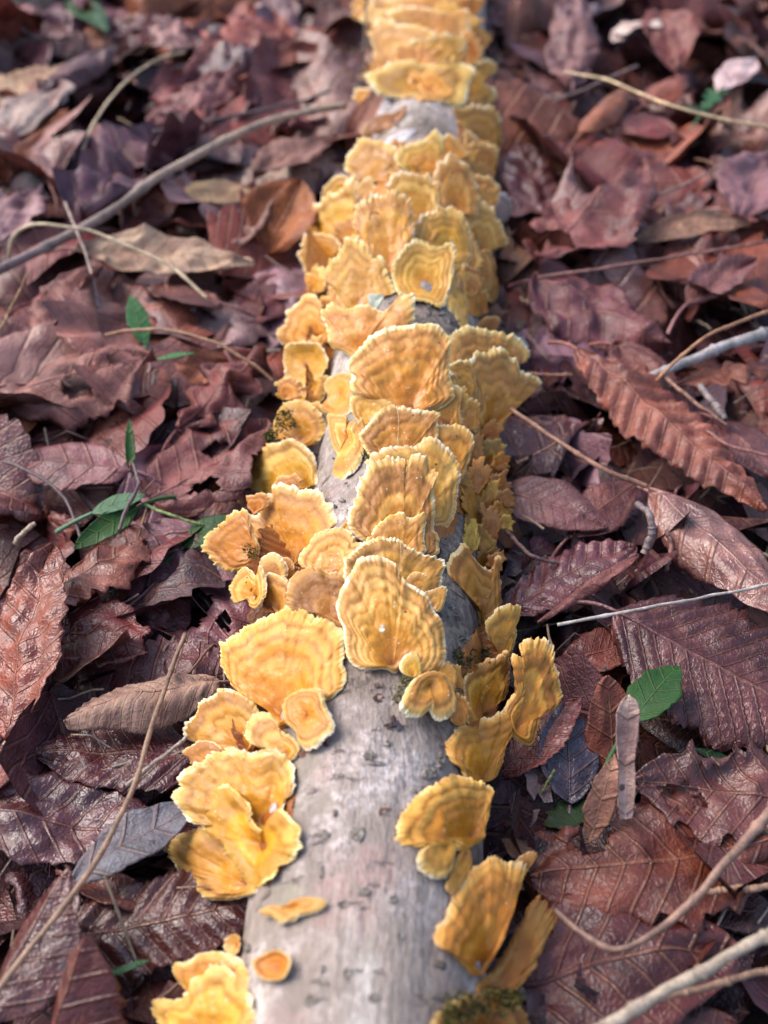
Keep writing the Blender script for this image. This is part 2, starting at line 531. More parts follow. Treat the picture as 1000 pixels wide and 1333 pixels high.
GROUP_F = 'yellow bracket fungi growing on the log'
FUN_N = [0]
def fun(label, ox, oy, pts, base, t=.5, lift=0.0, dome=1.2, zones=5, zamp=.36, teeth=.035, ripple=.95, cup=0.0, tint=(1, 1, 1),
        sat=1.0, sc_=.25, thick=.55, size=None, hole=None, name='bracket_fungus', cat='bracket fungus', rimw=.06, hug=False, parts=True, rimpale=1.0):
    FUN_N[0] += 1
    seed = FUN_N[0] * 7.13
    P = np.asarray(pts, float) * sc_ + (ox, oy)
    B = np.asarray(base, float) * sc_ + (ox, oy)
    if not hug:
        cy = P[:, 1].mean()
        P = P.mean(0) + (P - P.mean(0)) * (1.12 if cy < 430 else 1.07 if cy < 720 else 1.035)
    per = np.sum(np.linalg.norm(np.diff(np.concatenate([P, P[:1]]), axis=0), axis=1))
    N = int(np.clip(per * .85, 40, 300))
    M = int(np.clip(per * .12, 10, 46))
    O = catmull(P, N, True)
    al = np.linspace(0, 2 * np.pi, N, endpoint=False)
    s = np.linspace(0, 1, M) ** .92
    # hit the log below the base
    d0 = rays(B)
    t0, tn, sm = log_hit(d0)
    tb = t0[0] if np.isfinite(t0[0]) else tn[0]
    PB = CAMP + d0[0] * tb
    nl = log_frame(PB)
    cdir = -d0[0]
    n = unit(nl * (1 - t) + cdir * t)
    S, AL = np.meshgrid(s, al, indexing='ij')
    ang_scale = per / 26.0
    ca, sa = np.cos(AL), np.sin(AL)
    far = 0.0 if hug else float(np.clip((520 - P[:, 1].mean()) / 200, 0, 1))
    if hug: far = -.3
    jag = (.03 + .10 * far) * n2(ca * (1.2 + 1.2 * far), sa * (1.2 + 1.2 * far), seed + 60) + teeth * (1 + .8 * far) * (n2(ca * ang_scale * .55, sa * ang_scale * .55, seed) * 1.1 + 1.1 * n2(ca * ang_scale * 1.6, sa * ang_scale * 1.6, seed + 3))
    Q = B + (O[None] - B) * (S * (1 + jag * S ** 3))[..., None]
    Qf = Q.reshape(-1, 2)
    D = rays(Qf)
    dn = D @ n
    dn = np.minimum(dn, -.22)
    tp = ((PB + lift * nl - CAMP) @ n) / dn
    tp = np.clip(tp, tb - 26, tb + 30)
    tl, _, _ = log_hit(D)
    tl = tl - (.9 + .5 * S.reshape(-1))
    tl = np.where(np.isfinite(tl), tl, 1e9)
    k = 2.2
    h = np.clip(.5 + .5 * (tl - tp) / k, 0, 1)
    tt = tl * (1 - h) + tp * h - k * h * (1 - h)
    if hug:
        tl_, tn_a, _ = log_hit(D)
        tt = np.where(np.isfinite(tl_), tl_, tn_a) - .3 - lift * (1 - S.reshape(-1) ** 4)
        n = nl
    V = CAMP + D * tt[:, None]
    Sf, caf, saf = S.reshape(-1), ca.reshape(-1), sa.reshape(-1)
    ALf = AL.reshape(-1)
    # zonate relief
    wob = .09 * n2(caf * 2.2, saf * 2.2, seed + 9) + .035 * n2(caf * 6, saf * 6, seed + 2)
    zp = (Sf ** 1.25 + wob) * zones
    fr = zp - np.floor(zp)
    zprof = np.abs(np.sin(np.pi * fr)) ** .8
    zrnd = .6 + .5 * np.abs(vnoise(np.stack([np.floor(zp), np.full_like(zp, seed), caf * 1.3], -1)))
    scale = np.clip(per / 260.0, .35, 1.25)
    outer = np.clip((Sf - .22) / .4, 0, 1)
    dz = zamp * zrnd * (zprof - .6) * (.12 + .88 * outer) * (1.0 if zones else 0)
    dz += dome * scale * (np.sin(np.clip(Sf, 0, 1) * np.pi * .86) - .45)
    dz += cup * (Sf ** 2 - .35)
    dz += ripple * scale * Sf ** 2.0 * n2(caf * ang_scale * .24, saf * ang_scale * .24, seed + 20)
    dz += .85 * scale * n2(Qf[:, 0] / 24, Qf[:, 1] / 22, seed) + .12 * n2(Qf[:, 0] / 6, Qf[:, 1] / 6, seed + 1)
    dz -= .4 * scale * np.clip((Sf - .86) / .14, 0, 1) ** 2
    dz += .75 * np.clip((Sf - .86) / .14, 0, 1) * n2(caf * ang_scale * 1.6, saf * ang_scale * 1.6, seed + 31)
    V = V + n * dz[:, None]
    band = vnoise(np.stack([np.floor(zp) * 3.7, np.full_like(zp, seed * 2.0), np.zeros_like(zp)], -1))
    soft = np.clip(np.minimum(fr, 1 - fr) * 5, 0, 1)
    zone = (np.clip(1.2 - zprof * 1.35, 0, 1) * zrnd * .95 + band * soft * 1.15) * (.1 + .9 * outer) * (Sf < .94)
    zone = zone + .07 * n2(ca * ang_scale * 2.2, sa * ang_scale * 2.2, seed + 50).reshape(-1) * np.clip(Sf * 2 - .4, 0, 1)
    zone = np.clip(zone, -1, 1)
    th = thick * scale * (1.15 - .62 * Sf ** 2)
    VB = V - n * th[:, None] - cdir * 0
    V3, B3 = V.reshape(M, N, 3), VB.reshape(M, N, 3)
    mr = max(2, int(round(M * (1 - rimw))) - 1)
    # rounded lip
    out = (V3[-1] - V3[-2]); out /= np.linalg.norm(out, axis=1, keepdims=True) + 1e-9
    thr = th.reshape(M, N)[-1][:, None]
    lip = [V3[-1], V3[-1] * .72 + B3[-1] * .28 + out * thr * .34, V3[-1] * .3 + B3[-1] * .7 + out * thr * .34, B3[-1]]
    tn_ = np.tile(np.asarray(tint, float), (1, 1))
    def at_(cnt, Sx, Zx): return {'s': Sx, 'zone': Zx, 'tint': np.repeat(tn_, cnt, 0), 'sat': np.full(cnt, sat)}
    keep = None
    ids = np.arange(M * N)
    capF = grid_faces(mr + 1, N, True)
    if hole is not None:
        hx, hy, hr = hole[0] * sc_ + ox, hole[1] * sc_ + oy, hole[2] * sc_
        cen = Qf[capF].mean(1)
        dd = np.hypot(cen[:, 0] - hx, cen[:, 1] - hy)
        capF = capF[dd > hr * (1 + .25 * n2(cen[:, 0] / 5, cen[:, 1] / 5, 1))]
    if not parts:
        VV = np.concatenate([V3[:].reshape(-1, 3), np.concatenate(lip[1:]), B3[::-1][1:].reshape(-1, 3)])
        Sx = np.concatenate([Sf, np.ones(3 * N), Sf.reshape(M, N)[::-1][1:].reshape(-1) * .5])
        Zx = np.concatenate([zone, np.zeros(3 * N), np.zeros((M - 1) * N)])
        F = grid_faces(2 * M + 2, N, True)
        o = mk(name, VV, F, M_FUN, loc=PB, attrs=at_(len(VV), Sx * rimpale, Zx))
        tag(o, label, cat, GROUP_F)
        return o
    o = mk(name, V3[:mr + 1].reshape(-1, 3), capF, M_FUN, loc=PB, attrs=at_((mr + 1) * N, Sf[:(mr + 1) * N], zone[:(mr + 1) * N]))
    tag(o, label, cat, GROUP_F)
    VR = np.concatenate([V3[mr:].reshape(-1, 3), np.concatenate(lip[1:])])
    SR = np.concatenate([Sf[mr * N:] * rimpale, np.full(3 * N, rimpale)])
    ZR = np.concatenate([zone[mr * N:], np.zeros(3 * N)])
    mk('pale_rim', VR, grid_faces(M - mr + 3, N, True), M_FUN, parent=o, attrs=at_(len(VR), SR, ZR))
    mk('underside', B3.reshape(-1, 3), grid_faces(M, N, True)[:, ::-1], M_UND, parent=o)
    return o

A = (190, 1080); Bc = (500, 1080); Cc = (210, 870); Dc = (500, 830); Ec = (250, 640); Fc = (430, 660)
Gc = (300, 510); Hc = (450, 490); Ic = (340, 360); Jc = (500, 360); Kc = (370, 200); Lc = (470, 160); Mc = (430, 0)


# --- thin skin of fungus on the bark between the brackets
def crust(label, pts, base, tint=(.86, .66, .42), **kw):
    return fun(label, 0, 0, pts, base, sc_=1, hug=True, lift=.9, dome=.2, zones=0, ripple=1.0, teeth=.10, thick=.5, parts=False, tint=tint, rimpale=.8, name='fungus_crust', cat='fungus crust', **kw)
crust('orange-yellow fungus skin coating the farthest stretch of the log', [(478,-25),(520,-30),(570,-30),(612,-20),(622,40),(628,90),(622,128),(580,132),(530,126),(494,124),(486,60)], (550,60), tint=(1.1,1.0,.85))
crust('orange-yellow fungus skin under the pierced caps and ruffled brackets', [(455,235),(480,205),(520,185),(570,178),(612,190),(632,230),(638,290),(632,340),(600,350),(575,330),(520,352),(470,350),(440,320),(440,270)], (545,270))
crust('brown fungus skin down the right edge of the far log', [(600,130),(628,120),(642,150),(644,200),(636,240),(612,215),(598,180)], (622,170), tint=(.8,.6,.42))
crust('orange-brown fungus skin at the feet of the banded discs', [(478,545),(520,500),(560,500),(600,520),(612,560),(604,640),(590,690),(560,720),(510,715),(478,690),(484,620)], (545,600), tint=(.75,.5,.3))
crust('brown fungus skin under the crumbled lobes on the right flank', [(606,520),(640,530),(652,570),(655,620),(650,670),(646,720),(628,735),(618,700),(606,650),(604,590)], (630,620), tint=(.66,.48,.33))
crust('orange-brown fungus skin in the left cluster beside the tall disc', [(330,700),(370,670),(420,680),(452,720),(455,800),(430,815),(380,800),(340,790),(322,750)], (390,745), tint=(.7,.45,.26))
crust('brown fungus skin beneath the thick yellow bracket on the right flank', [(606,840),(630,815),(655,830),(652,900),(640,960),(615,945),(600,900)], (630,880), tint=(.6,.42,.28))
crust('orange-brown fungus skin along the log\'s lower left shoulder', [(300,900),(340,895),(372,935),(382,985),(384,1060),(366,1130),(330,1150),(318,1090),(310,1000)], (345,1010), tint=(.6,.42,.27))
crust('yellow fungus skin at the left shoulder by the folded bracket', [(400,300),(440,330),(455,390),(448,450),(430,480),(415,560),(400,560),(395,470),(400,390)], (425,410), tint=(.8,.62,.42))

# --- far end
fun('yellow bracket spilling over the top edge of the photo, farthest on the log', *Mc, [(220,-60),(400,-90),(600,-80),(680,-20),(600,20),(400,10),(250,20)], (430,20), zones=3, parts=False)
fun('yellow shelf at the far end of the log, left half of its topmost row', *Mc, [(190,60),(240,20),(330,0),(420,-20),(520,0),(540,60),(440,80),(340,110),(250,120),(190,110)], (350,115), zones=3, parts=False)
fun('wide yellow shelf at the far end of the log, right half of its topmost row', *Mc, [(330,60),(420,40),(520,50),(620,60),(690,60),(680,160),(580,180),(470,160),(380,150),(330,110)], (500,180), zones=3, parts=False)
fun('bright yellow bracket on the far log\'s left side, under the topmost row', *Mc, [(220,150),(300,120),(400,130),(480,160),(520,200),(440,240),(380,300),(300,320),(250,300),(230,220)], (330,310), zones=3, parts=False)
fun('pale yellow bracket with a dark twig scrap beside it, far log', *Mc, [(360,260),(440,210),(540,190),(640,190),(680,240),(640,300),(560,330),(470,330),(380,310)], (520,335), zones=3, parts=False)
fun('small brownish bracket wedged above the long shelf at the far log', *Mc, [(480,300),(560,260),(640,250),(700,260),(690,330),(600,350),(520,340)], (590,345), zones=3, tint=(.95,.85,.75), parts=False)
fun('orange bracket on the far log\'s right edge, above the ear-shaped one', *Mc, [(690,190),(730,170),(770,210),(800,270),(760,320),(700,300)], (700,300), zones=2, tint=(1,.75,.6), parts=False)
fun('orange-brown bracket at the top edge of the photo, right side of the log', *Mc, [(660,20),(720,-20),(790,0),(770,60),(700,90)], (690,80), zones=2, tint=(.9,.65,.5), parts=False)
for q, (yy, lb) in enumerate(((30, 'tiny curled pale bracket hanging on the far log\'s left edge, nearest the photo\'s top'), (75, 'tiny curled pale bracket on the far log\'s left edge, just below its twin'))):
    fun(lb, *Mc, [(112,yy),(150,yy-35),(182,yy-20),(176,yy+22),(135,yy+25)], (178,yy+5), zones=2, parts=False)
fun('long wavy yellow shelf just beyond the bare grey patch of far bark', *Mc, [(220,410),(250,375),(310,345),(380,330),(480,340),(580,350),(690,345),(720,400),(700,470),(680,520),(620,535),(540,512),(440,492),(380,500),(300,490),(250,470)], (470,470), t=.42, zones=3, parts=False)
fun('ear-shaped yellow bracket sticking out right of the long wavy shelf', *Mc, [(730,380),(770,335),(820,320),(858,345),(845,385),(800,410),(740,440)], (735,425), t=.6, zones=2, parts=False)
fun('small yellow bracket left of the bare grey bark patch, far log', *Mc, [(120,500),(180,465),(240,490),(235,560),(190,612),(150,560)], (235,560), zones=3, parts=False)
fun('dark brown rolled flap lying across the bare grey bark patch', *Mc, [(180,668),(240,612),(320,590),(390,552),(372,612),(310,662),(225,690)], (350,625), zones=3, tint=(.5,.42,.36), t=.5, parts=False)
fun('round yellow knob at the far right, just below the ear-shaped bracket', *Mc, [(735,510),(745,470),(790,448),(850,462),(852,510),(800,545),(750,540)], (750,545), zones=2, t=.5, parts=False)
fun('lumpy yellow bracket right of the bare grey bark patch', *Mc, [(668,605),(700,555),(790,560),(860,580),(880,680),(862,780),(790,760),(730,660)], (770,770), zones=4, tint=(1,.93,.85), parts=False)
fun('ragged orange bracket on the right flank under the lumpy one', *Mc, [(715,700),(800,740),(866,780),(850,880),(795,930),(735,860)], (770,925), zones=3, tint=(.95,.78,.62), parts=False)

# --- row behind the pierced caps
fun('frilled yellow bracket with a raised peak, edge of the bare grey patch', *Lc, [(190,150),(240,105),(320,88),(370,50),(410,70),(422,130),(390,200),(340,275),(250,250),(200,200)], (330,270), zones=4)
fun('small curled frilly bracket right of the raised peak', *Lc, [(415,110),(440,72),(470,65),(510,100),(560,150),(530,175),(490,215),(430,190)], (450,210), zones=3)
fun('wide yellow bracket with a grey mossy patch on its front', *Mc, [(75,830),(120,765),(180,730),(260,738),(330,785),(400,830),(470,880),(420,930),(300,940),(180,930),(110,890)], (270,935), zones=3)
fun('pale yellow bracket at the left edge below the wide mossy one', *Kc, [(210,205),(240,150),(300,110),(370,150),(380,190),(300,215),(230,235)], (310,225), zones=3)
fun('ruffled yellow bracket between the pierced caps and the grey moss', *Kc, [(548,175),(560,128),(620,108),(700,102),(770,132),(800,182),(795,290),(735,372),(670,392),(640,300),(600,230)], (705,370), zones=4)
fun('yellow cap with a dark round pit, right of the ruffled one', *Kc, [(785,135),(820,72),(870,40),(930,52),(985,112),(1000,200),(990,300),(900,300),(805,285),(800,200)], (890,295), zones=3, hole=(878,126,22))
fun('rough yellow bracket on the right shoulder behind the pitted cap', *Lc, [(560,260),(620,280),(690,300),(720,360),(690,430),(620,440),(560,400),(540,320)], (600,435), zones=3, tint=(.95,.85,.75), parts=False)
fun('brown ragged bracket low on the right shoulder, beside a grey curl', *Lc, [(560,130),(620,110),(690,130),(700,200),(680,290),(610,280),(570,220)], (600,280), zones=3, tint=(.85,.65,.5), parts=False)
fun('grey weathered curl sticking out on the log\'s right shoulder', *Lc, [(690,420),(730,375),(785,400),(780,470),(740,520),(700,490)], (700,500), zones=3, sat=.35, tint=(.55,.5,.5), parts=False)
fun('yellow bracket standing upright, folded beside the pierced cap', *Kc, [(350,195),(400,150),(440,130),(468,190),(440,260),(390,320),(360,280)], (385,310), zones=3)
fun('broad yellow bracket at the left edge, pale torn rim', *Kc, [(88,345),(110,300),(200,238),(280,195),(350,180),(372,290),(378,380),(362,480),(300,505),(250,450),(200,425),(130,425)], (330,480), zones=4, t=.45)
fun('yellow cap with a square hole near its left rim', *Kc, [(358,355),(400,290),(460,250),(540,190),(580,205),(640,260),(658,350),(664,450),(636,520),(580,600),(512,625),(490,530),(428,500),(436,420),(385,385)], (548,600), zones=4, hole=(475,340,34))
fun('small toothed yellow bracket below the broad left-edge one', *Kc, [(93,490),(130,422),(210,425),(265,465),(285,500),(230,560),(200,632),(130,622),(98,570)], (235,540), zones=4)
fun('tiered brown-yellow bracket with two steps, right of the holed cap', *Lc, [(298,560),(330,490),(380,457),(460,447),(512,477),(535,525),(560,580),(560,680),(520,740),(480,700),(455,650),(390,660),(310,635)], (450,690), zones=6)
fun('domed brown-yellow bracket on the log\'s right shoulder', *Lc, [(535,510),(560,452),(620,435),(680,450),(720,510),(737,560),(750,622),(680,655),(610,690),(560,720),(555,620),(550,560)], (620,665), zones=5, t=.6)
fun('ragged brown drip of fungus down the right side under the domed one', *Lc, [(555,730),(620,685),(680,690),(702,780),(716,860),(690,920),(642,930),(630,1000),(600,980),(605,870),(570,800)], (610,730), zones=3, tint=(.75,.58,.5), parts=False)
fun('cupped yellow bracket with a hollow centre and two dark dots', *Lc, [(173,790),(200,720),(240,652),(300,630),(380,662),(462,648),(468,740),(462,830),(440,890),(405,942),(330,918),(250,917),(200,880)], (335,830), zones=5, cup=2.2, t=.45, dome=.3)
fun('yellow runner trailing down right of the cupped bracket', *Lc, [(470,760),(500,752),(550,770),(545,830),(552,900),(555,980),(552,1040),(530,1052),(490,985),(440,930),(450,850)], (500,780), zones=2, t=.25, parts=False)
fun('tiny brown bracket on bark right of the runner\'s foot', *Jc, [(488,255),(535,212),(600,220),(592,262),(550,285),(500,275)], (540,285), zones=2, tint=(.8,.65,.5), parts=False)
fun('orange-brown bracket with a corrugated face, left of bare wood', *Kc, [(205,632),(240,570),(300,510),(362,478),(420,512),(492,535),(512,620),(545,712),(450,745),(430,792),(345,802),(300,760),(250,680)], (395,790), zones=5, tint=(1,.93,.75))

# --- middle left
fun('bright yellow bracket at the left edge with moss in its notch', *Ic, [(103,290),(140,240),(150,190),(200,130),(260,103),(300,150),(312,210),(350,230),(362,285),(320,342),(220,357),(140,358)], (300,330), zones=4, t=.45)
fun('folded yellow bracket carrying a pale green lichen flake', *Ic, [(326,180),(370,143),(440,170),(540,152),(590,170),(640,172),(680,130),(722,98),(768,132),(752,240),(640,292),(560,332),(500,402),(440,372),(380,342),(368,270)], (540,380), zones=3, dome=1.8)
fun('small ear-like yellow bracket with a hollow in the middle', *Ic, [(133,420),(150,370),(220,353),(310,360),(352,430),(352,480),(305,540),(230,570),(170,562),(148,500)], (220,455), zones=2, cup=3.0, dome=0, t=.5, rimw=.12)
fun('ragged orange bracket under the hollow ear-like one', *Ic, [(80,560),(140,528),(180,570),(240,572),(310,520),(342,532),(330,590),(300,650),(230,652),(130,642),(82,612),(112,590)], (240,590), zones=3, tint=(.97,.86,.62))
fun('thin yellow lobed bracket flat on bark left of the big banded disc', *Ic, [(312,685),(345,625),(330,560),(390,513),(462,508),(488,545),(492,600),(470,640),(466,690),(400,727),(350,712)], (410,610), zones=3, t=.2, lift=2.0)
fun('mossy yellow bracket cluster edge, green tufts over its face', *Ic, [(73,765),(100,690),(170,643),(240,660),(300,710),(318,780),(300,850),(230,880),(130,860),(60,830)], (200,850), zones=3, tint=(.74,.62,.42))
fun('largest banded disc in the middle of the log, smooth with pale rim', *Ic, [(463,460),(500,410),(540,360),(600,310),(680,275),(780,265),(880,257),(940,280),(972,340),(972,420),(965,500),(985,570),(980,625),(860,695),(750,690),(640,650),(560,630),(500,600),(483,550),(490,510)], (780,690), zones=6, t=.5, dome=2.2, teeth=.012)
fun('tiny pale bump peeping over the banded disc\'s far rim', *Ic, [(715,268),(740,236),(790,230),(812,255),(770,285),(730,290)], (760,288), zones=1, parts=False)
fun('pale stub of bracket under the banded disc\'s left corner', *Hc, [(28,130),(60,88),(130,108),(190,118),(245,155),(180,200),(130,245),(80,240),(40,190)], (130,235), zones=3)
fun('pointed horn-like bracket with a pale knob, right of the banded disc', *Hc, [(405,170),(500,122),(545,90),(560,53),(604,62),(604,110),(592,170),(608,245),(560,262),(470,262),(470,205)], (535,262), zones=3, t=.55)
fun('wide brown-banded bracket jutting right, behind the folded one', *Jc, [(328,355),(370,310),(440,270),(480,263),(560,290),(640,300),(700,328),(747,390),(740,432),(700,442),(650,440),(600,420),(560,520),(460,560),(350,500)], (480,540), zones=5, t=.5)
fun('small banded tier tucked between disc and folded bracket', *Jc, [(330,495),(360,450),(440,443),(468,500),(475,570),(425,645),(365,580),(338,545)], (430,640), zones=6, tint=(.95,.88,.72))
fun('big folded bracket flaring right to a sharp pale tip', *Jc, [(458,450),(490,400),(540,402),(600,373),(640,390),(655,430),(688,438),(705,490),(760,510),(820,547),(772,592),(710,652),(662,705),(622,762),(580,787),(555,762),(538,802),(480,792),(440,672),(470,600),(478,530)], (560,785), zones=6, t=.55, dome=2.0)

# --- middle
fun('lace-rimmed bracket with a spider thread, in front of the banded disc', *Hc, [(88,300),(130,250),(170,193),(240,158),(320,150),(350,170),(430,185),(482,193),(468,232),(472,300),(450,380),(380,420),(250,420),(150,405),(108,352)], (300,420), zones=5, t=.5)
fun('plain tan bracket right of the lace-rimmed one', *Hc, [(430,275),(470,255),(600,257),(640,290),(662,330),(652,400),(622,500),(590,532),(540,560),(490,500),(440,400)], (530,530), zones=3, t=.5, tint=(.97,.86,.76))
fun('half-hidden round bracket with a thick white crinkled rim', *Hc, [(130,450),(200,388),(300,368),(380,358),(430,334),(490,350),(540,390),(572,450),(587,520),(572,600),(566,680),(540,752),(470,764),(440,740),(420,640),(330,560),(200,520)], (420,690), zones=4, t=.5, rimw=.1)
fun('large stepped bracket with four clear bands, middle of the log', *Hc, [(22,735),(50,660),(75,620),(68,570),(110,520),(140,450),(220,437),(300,440),(310,465),(350,420),(410,450),(428,490),(462,518),(450,600),(456,700),(452,770),(472,805),(472,895),(430,922),(400,905),(330,890),(230,860),(130,855),(60,805)], (290,900), zones=6, t=.5, dome=2.4)
fun('overlapping lower tier on the front of the stepped bracket', *Hc, [(120,860),(160,790),(200,745),(290,713),(330,742),(398,716),(412,765),(402,840),(412,900),(380,925),(300,920),(200,890)], (290,920), zones=3, lift=2.5, t=.5)
fun('narrow curled yellow strip alone on bare bark, left of the stepped bracket', *Gc, [(503,130),(560,124),(607,140),(596,215),(622,155),(655,170),(682,220),(692,280),(672,360),(640,402),(570,442),(528,425),(562,350),(530,260)], (605,230), zones=4, t=.12, lift=1.6)
fun('round smooth bracket with an orange stain, left edge mid log', *Gc, [(43,460),(98,440),(110,380),(150,310),(220,270),(300,254),(370,290),(415,350),(428,420),(425,485),(350,510),(280,520),(210,540),(165,582),(120,582),(60,545)], (400,490), zones=4, t=.45)
fun('palest bracket with a thick white frilled rim, left edge mid log', *Gc, [(62,660),(90,633),(142,642),(150,600),(182,580),(172,545),(213,540),(220,500),(258,488),(320,495),(360,517),(410,508),(442,520),(470,560),(512,600),(528,660),(520,692),(440,742),(390,800),(370,862),(340,892),(270,852),(200,812),(140,762),(90,722)], (330,880), zones=4, t=.5, tint=(1.08,1.14,1.3), rimw=.14)
fun('orange saw-edged bracket sticking out furthest left, below the palest one', *Ec, [(62,300),(75,230),(130,180),(200,125),(270,108),(295,160),(305,220),(335,290),(305,370),(200,407),(140,382),(88,322)], (310,300), zones=4, t=.5, teeth=.05, tint=(.97,.88,.66))
fun('small white-rimmed spatula cap standing in the left cluster', *Ec, [(348,380),(370,335),(410,318),(460,340),(492,390),(488,445),(430,445),(382,475),(352,430)], (410,465), zones=2, lift=3.5, t=.6, tint=(1.05,1.1,1.25), rimw=.16)
fun('orange bracket behind the white-rimmed spatula cap', *Ec, [(440,345),(500,348),(532,400),(522,455),(480,460),(450,410)], (480,460), zones=2, tint=(.97,.86,.62), parts=False)
fun('lobed yellow cap in front of the white-rimmed spatula', *Ec, [(343,540),(380,500),(388,440),(440,433),(502,470),(507,520),(512,605),(445,635),(400,582)], (450,615), zones=3, lift=2.5, t=.55)
fun('drooping yellow bracket under the orange saw-edged one', *Ec, [(203,500),(230,430),(280,398),(325,440),(350,390),(375,480),(380,540),(340,602),(300,602),(280,562),(220,580),(203,530)], (330,545), zones=3, t=.4)
fun('arched bracket with a cream rim above the shiny brown one', *Ec, [(568,335),(610,270),(680,208),(780,193),(832,230),(845,260),(885,268),(860,320),(830,370),(800,432),(700,405),(640,405),(580,385)], (740,430), zones=4, t=.5)
fun('shiny brown bracket wet with drops, left of the front disc', *Ec, [(498,505),(520,440),(570,408),(640,400),(700,418),(800,438),(790,560),(795,650),(795,712),(700,682),(640,642),(560,612),(510,612),(498,570)], (770,660), zones=5, t=.5, tint=(.72,.56,.45))

# --- front cluster
fun('bracket with a wavy crest behind the tall front disc', *Fc, [(78,310),(110,240),(180,190),(280,158),(350,165),(400,205),(440,230),(500,255),(584,278),(577,350),(562,420),(500,470),(400,480),(250,470),(100,400)], (330,475), zones=4, t=.5)
fun('tall front disc with a dark purple stain at its foot', *Fc, [(38,500),(60,430),(100,360),(150,280),(220,253),(290,258),(350,308),(382,380),(440,420),(495,460),(530,520),(572,600),(594,700),(592,790),(570,842),(500,882),(440,862),(370,832),(340,852),(280,832),(180,834),(108,790),(82,710),(73,620),(48,560)], (330,830), zones=7, t=.5, dome=2.6, teeth=.010)
fun('small rounded lobe budding from the tall disc\'s right shoulder', *Fc, [(398,385),(430,343),(480,343),(507,375),(502,412),(465,440),(420,420)], (465,440), zones=2, lift=4, t=.6)
fun('small lobe with a pale corner, just below the rounded bud', *Fc, [(483,455),(530,430),(580,410),(610,413),(606,452),(588,512),(560,545),(510,510)], (530,530), zones=2, lift=3, t=.5)
fun('small pale lobe on the tall disc\'s foot, beside the purple stain', *Dc, [(83,145),(110,95),(170,78),(192,120),(192,185),(150,205),(100,185)], (150,200), zones=2, lift=4, t=.5)
fun('thin pale flap standing at the right of the two-lobed cap', *Dc, [(285,160),(303,108),(350,140),(377,190),(372,265),(350,290),(325,230)], (320,270), zones=2, lift=3, t=.5)
fun('two-lobed cap with a brown dot, hanging at the tall disc\'s foot', *Dc, [(88,365),(108,310),(150,230),(220,183),(290,180),(342,220),(372,300),(372,350),(342,402),(300,422),(255,402),(235,375),(190,407),(130,397)], (245,240), zones=3, t=.15, lift=4.0, dome=2.2)
fun('bracket with a white spiked corner under the crust on the right flank', *Fc, [(620,290),(660,230),(710,198),(742,250),(790,300),(850,318),(862,262),(888,270),(888,340),(892,440),(898,492),(842,562),(800,610),(770,500),(742,430),(715,457),(680,390),(635,362)], (800,570), zones=4, t=.5, tint=(.88,.76,.54))
fun('upright tan flap with a cracked top, right of the dark bark', *Fc, [(812,612),(850,560),(900,518),(994,510),(988,570),(965,605),(970,665),(950,740),(925,800),(870,740),(830,680)], (890,790), zones=3, t=.6, tint=(.95,.86,.66))
fun('thick yellow bracket with a green-stained shelf, right flank', *Dc, [(420,235),(450,180),(520,130),(600,98),(645,70),(660,150),(652,240),(632,310),(590,335),(602,362),(530,385),(460,442),(438,400)], (500,400), zones=4, t=.55, tint=(1.0,.82,.52))
fun('tall lumpy bracket leaning off the right flank over red leaves', *Dc, [(668,110),(690,93),(725,110),(718,60),(760,25),(840,8),(882,60),(882,120),(907,190),(932,280),(912,340),(862,372),(822,402),(802,470),(777,552),(720,535),(680,500),(650,430),(650,350),(690,280),(738,205),(690,172)], (690,470), zones=5, t=.6, tint=(1.05,.82,.54))
fun('bracket with a bright orange-yellow eye, right flank', *Dc, [(346,560),(370,510),(430,455),(520,425),(600,390),(706,350),(692,400),(672,470),(642,540),(622,620),(602,700),(560,742),(500,748),(440,742),(410,682),(370,642)], (520,735), zones=5, t=.55, tint=(1.08,.88,.56))
fun('orange bracket with a burnt right edge on the lower right flank', 0, 0, [(522,1078),(530,1058),(545,1040),(565,1025),(590,1013),(610,1015),(632,1020),(641,1030),(639,1048),(632,1072),(627,1092),(612,1102),(600,1106),(588,1102),(575,1092),(560,1106),(545,1100),(525,1096)], (615,1088), sc_=1, zones=5, t=.5, tint=(1.06,.82,.50))
fun('smooth yellow lobe drooping below the burnt-edged bracket', *Bc, [(183,170),(200,110),(260,78),(340,68),(372,110),(358,190),(322,242),(260,248),(208,217)], (330,85), zones=3, t=.2, lift=2.0)
fun('torn yellow strip hanging right of the drooping lobe', *Bc, [(328,280),(350,240),(368,200),(398,120),(442,108),(462,190),(432,250),(392,302),(370,334),(340,312)], (425,120), zones=2, t=.35, tint=(.95,.78,.6))
fun('large fan on the lower right flank, ridges flowing down to a point', *Bc, [(283,590),(300,500),(340,440),(388,330),(430,250),(500,190),(570,153),(680,178),(738,198),(722,250),(692,350),(662,450),(602,560),(562,640),(520,702),(480,755),(430,702),(370,642),(328,625)], (510,745), zones=5, t=.55, dome=2.4, tint=(1.06,.83,.54))
fun('narrow tan tip poking out behind the large fan', *Bc, [(660,190),(690,163),(740,128),(783,113),(796,150),(762,192),(735,240),(690,250)], (690,240), zones=2, t=.5, tint=(.85,.72,.6), parts=False)
fun('narrow upright strip of bracket at the photo\'s lower right, folded', *Bc, [(585,725),(640,640),(700,540),(748,450),(768,390),(810,363),(860,400),(908,455),(852,560),(802,680),(742,780),(660,832),(540,905),(490,800)], (570,870), zones=2, t=.55, tint=(.72,.58,.45), rimpale=.8)
fun('mossy green and orange bracket at the photo\'s bottom edge', *Bc, [(290,970),(350,905),(400,880),(480,870),(560,915),(600,870),(640,845),(690,885),(740,960),(760,1060),(600,1100),(300,1080)], (520,1080), zones=3, t=.5, tint=(.60,.46,.26))

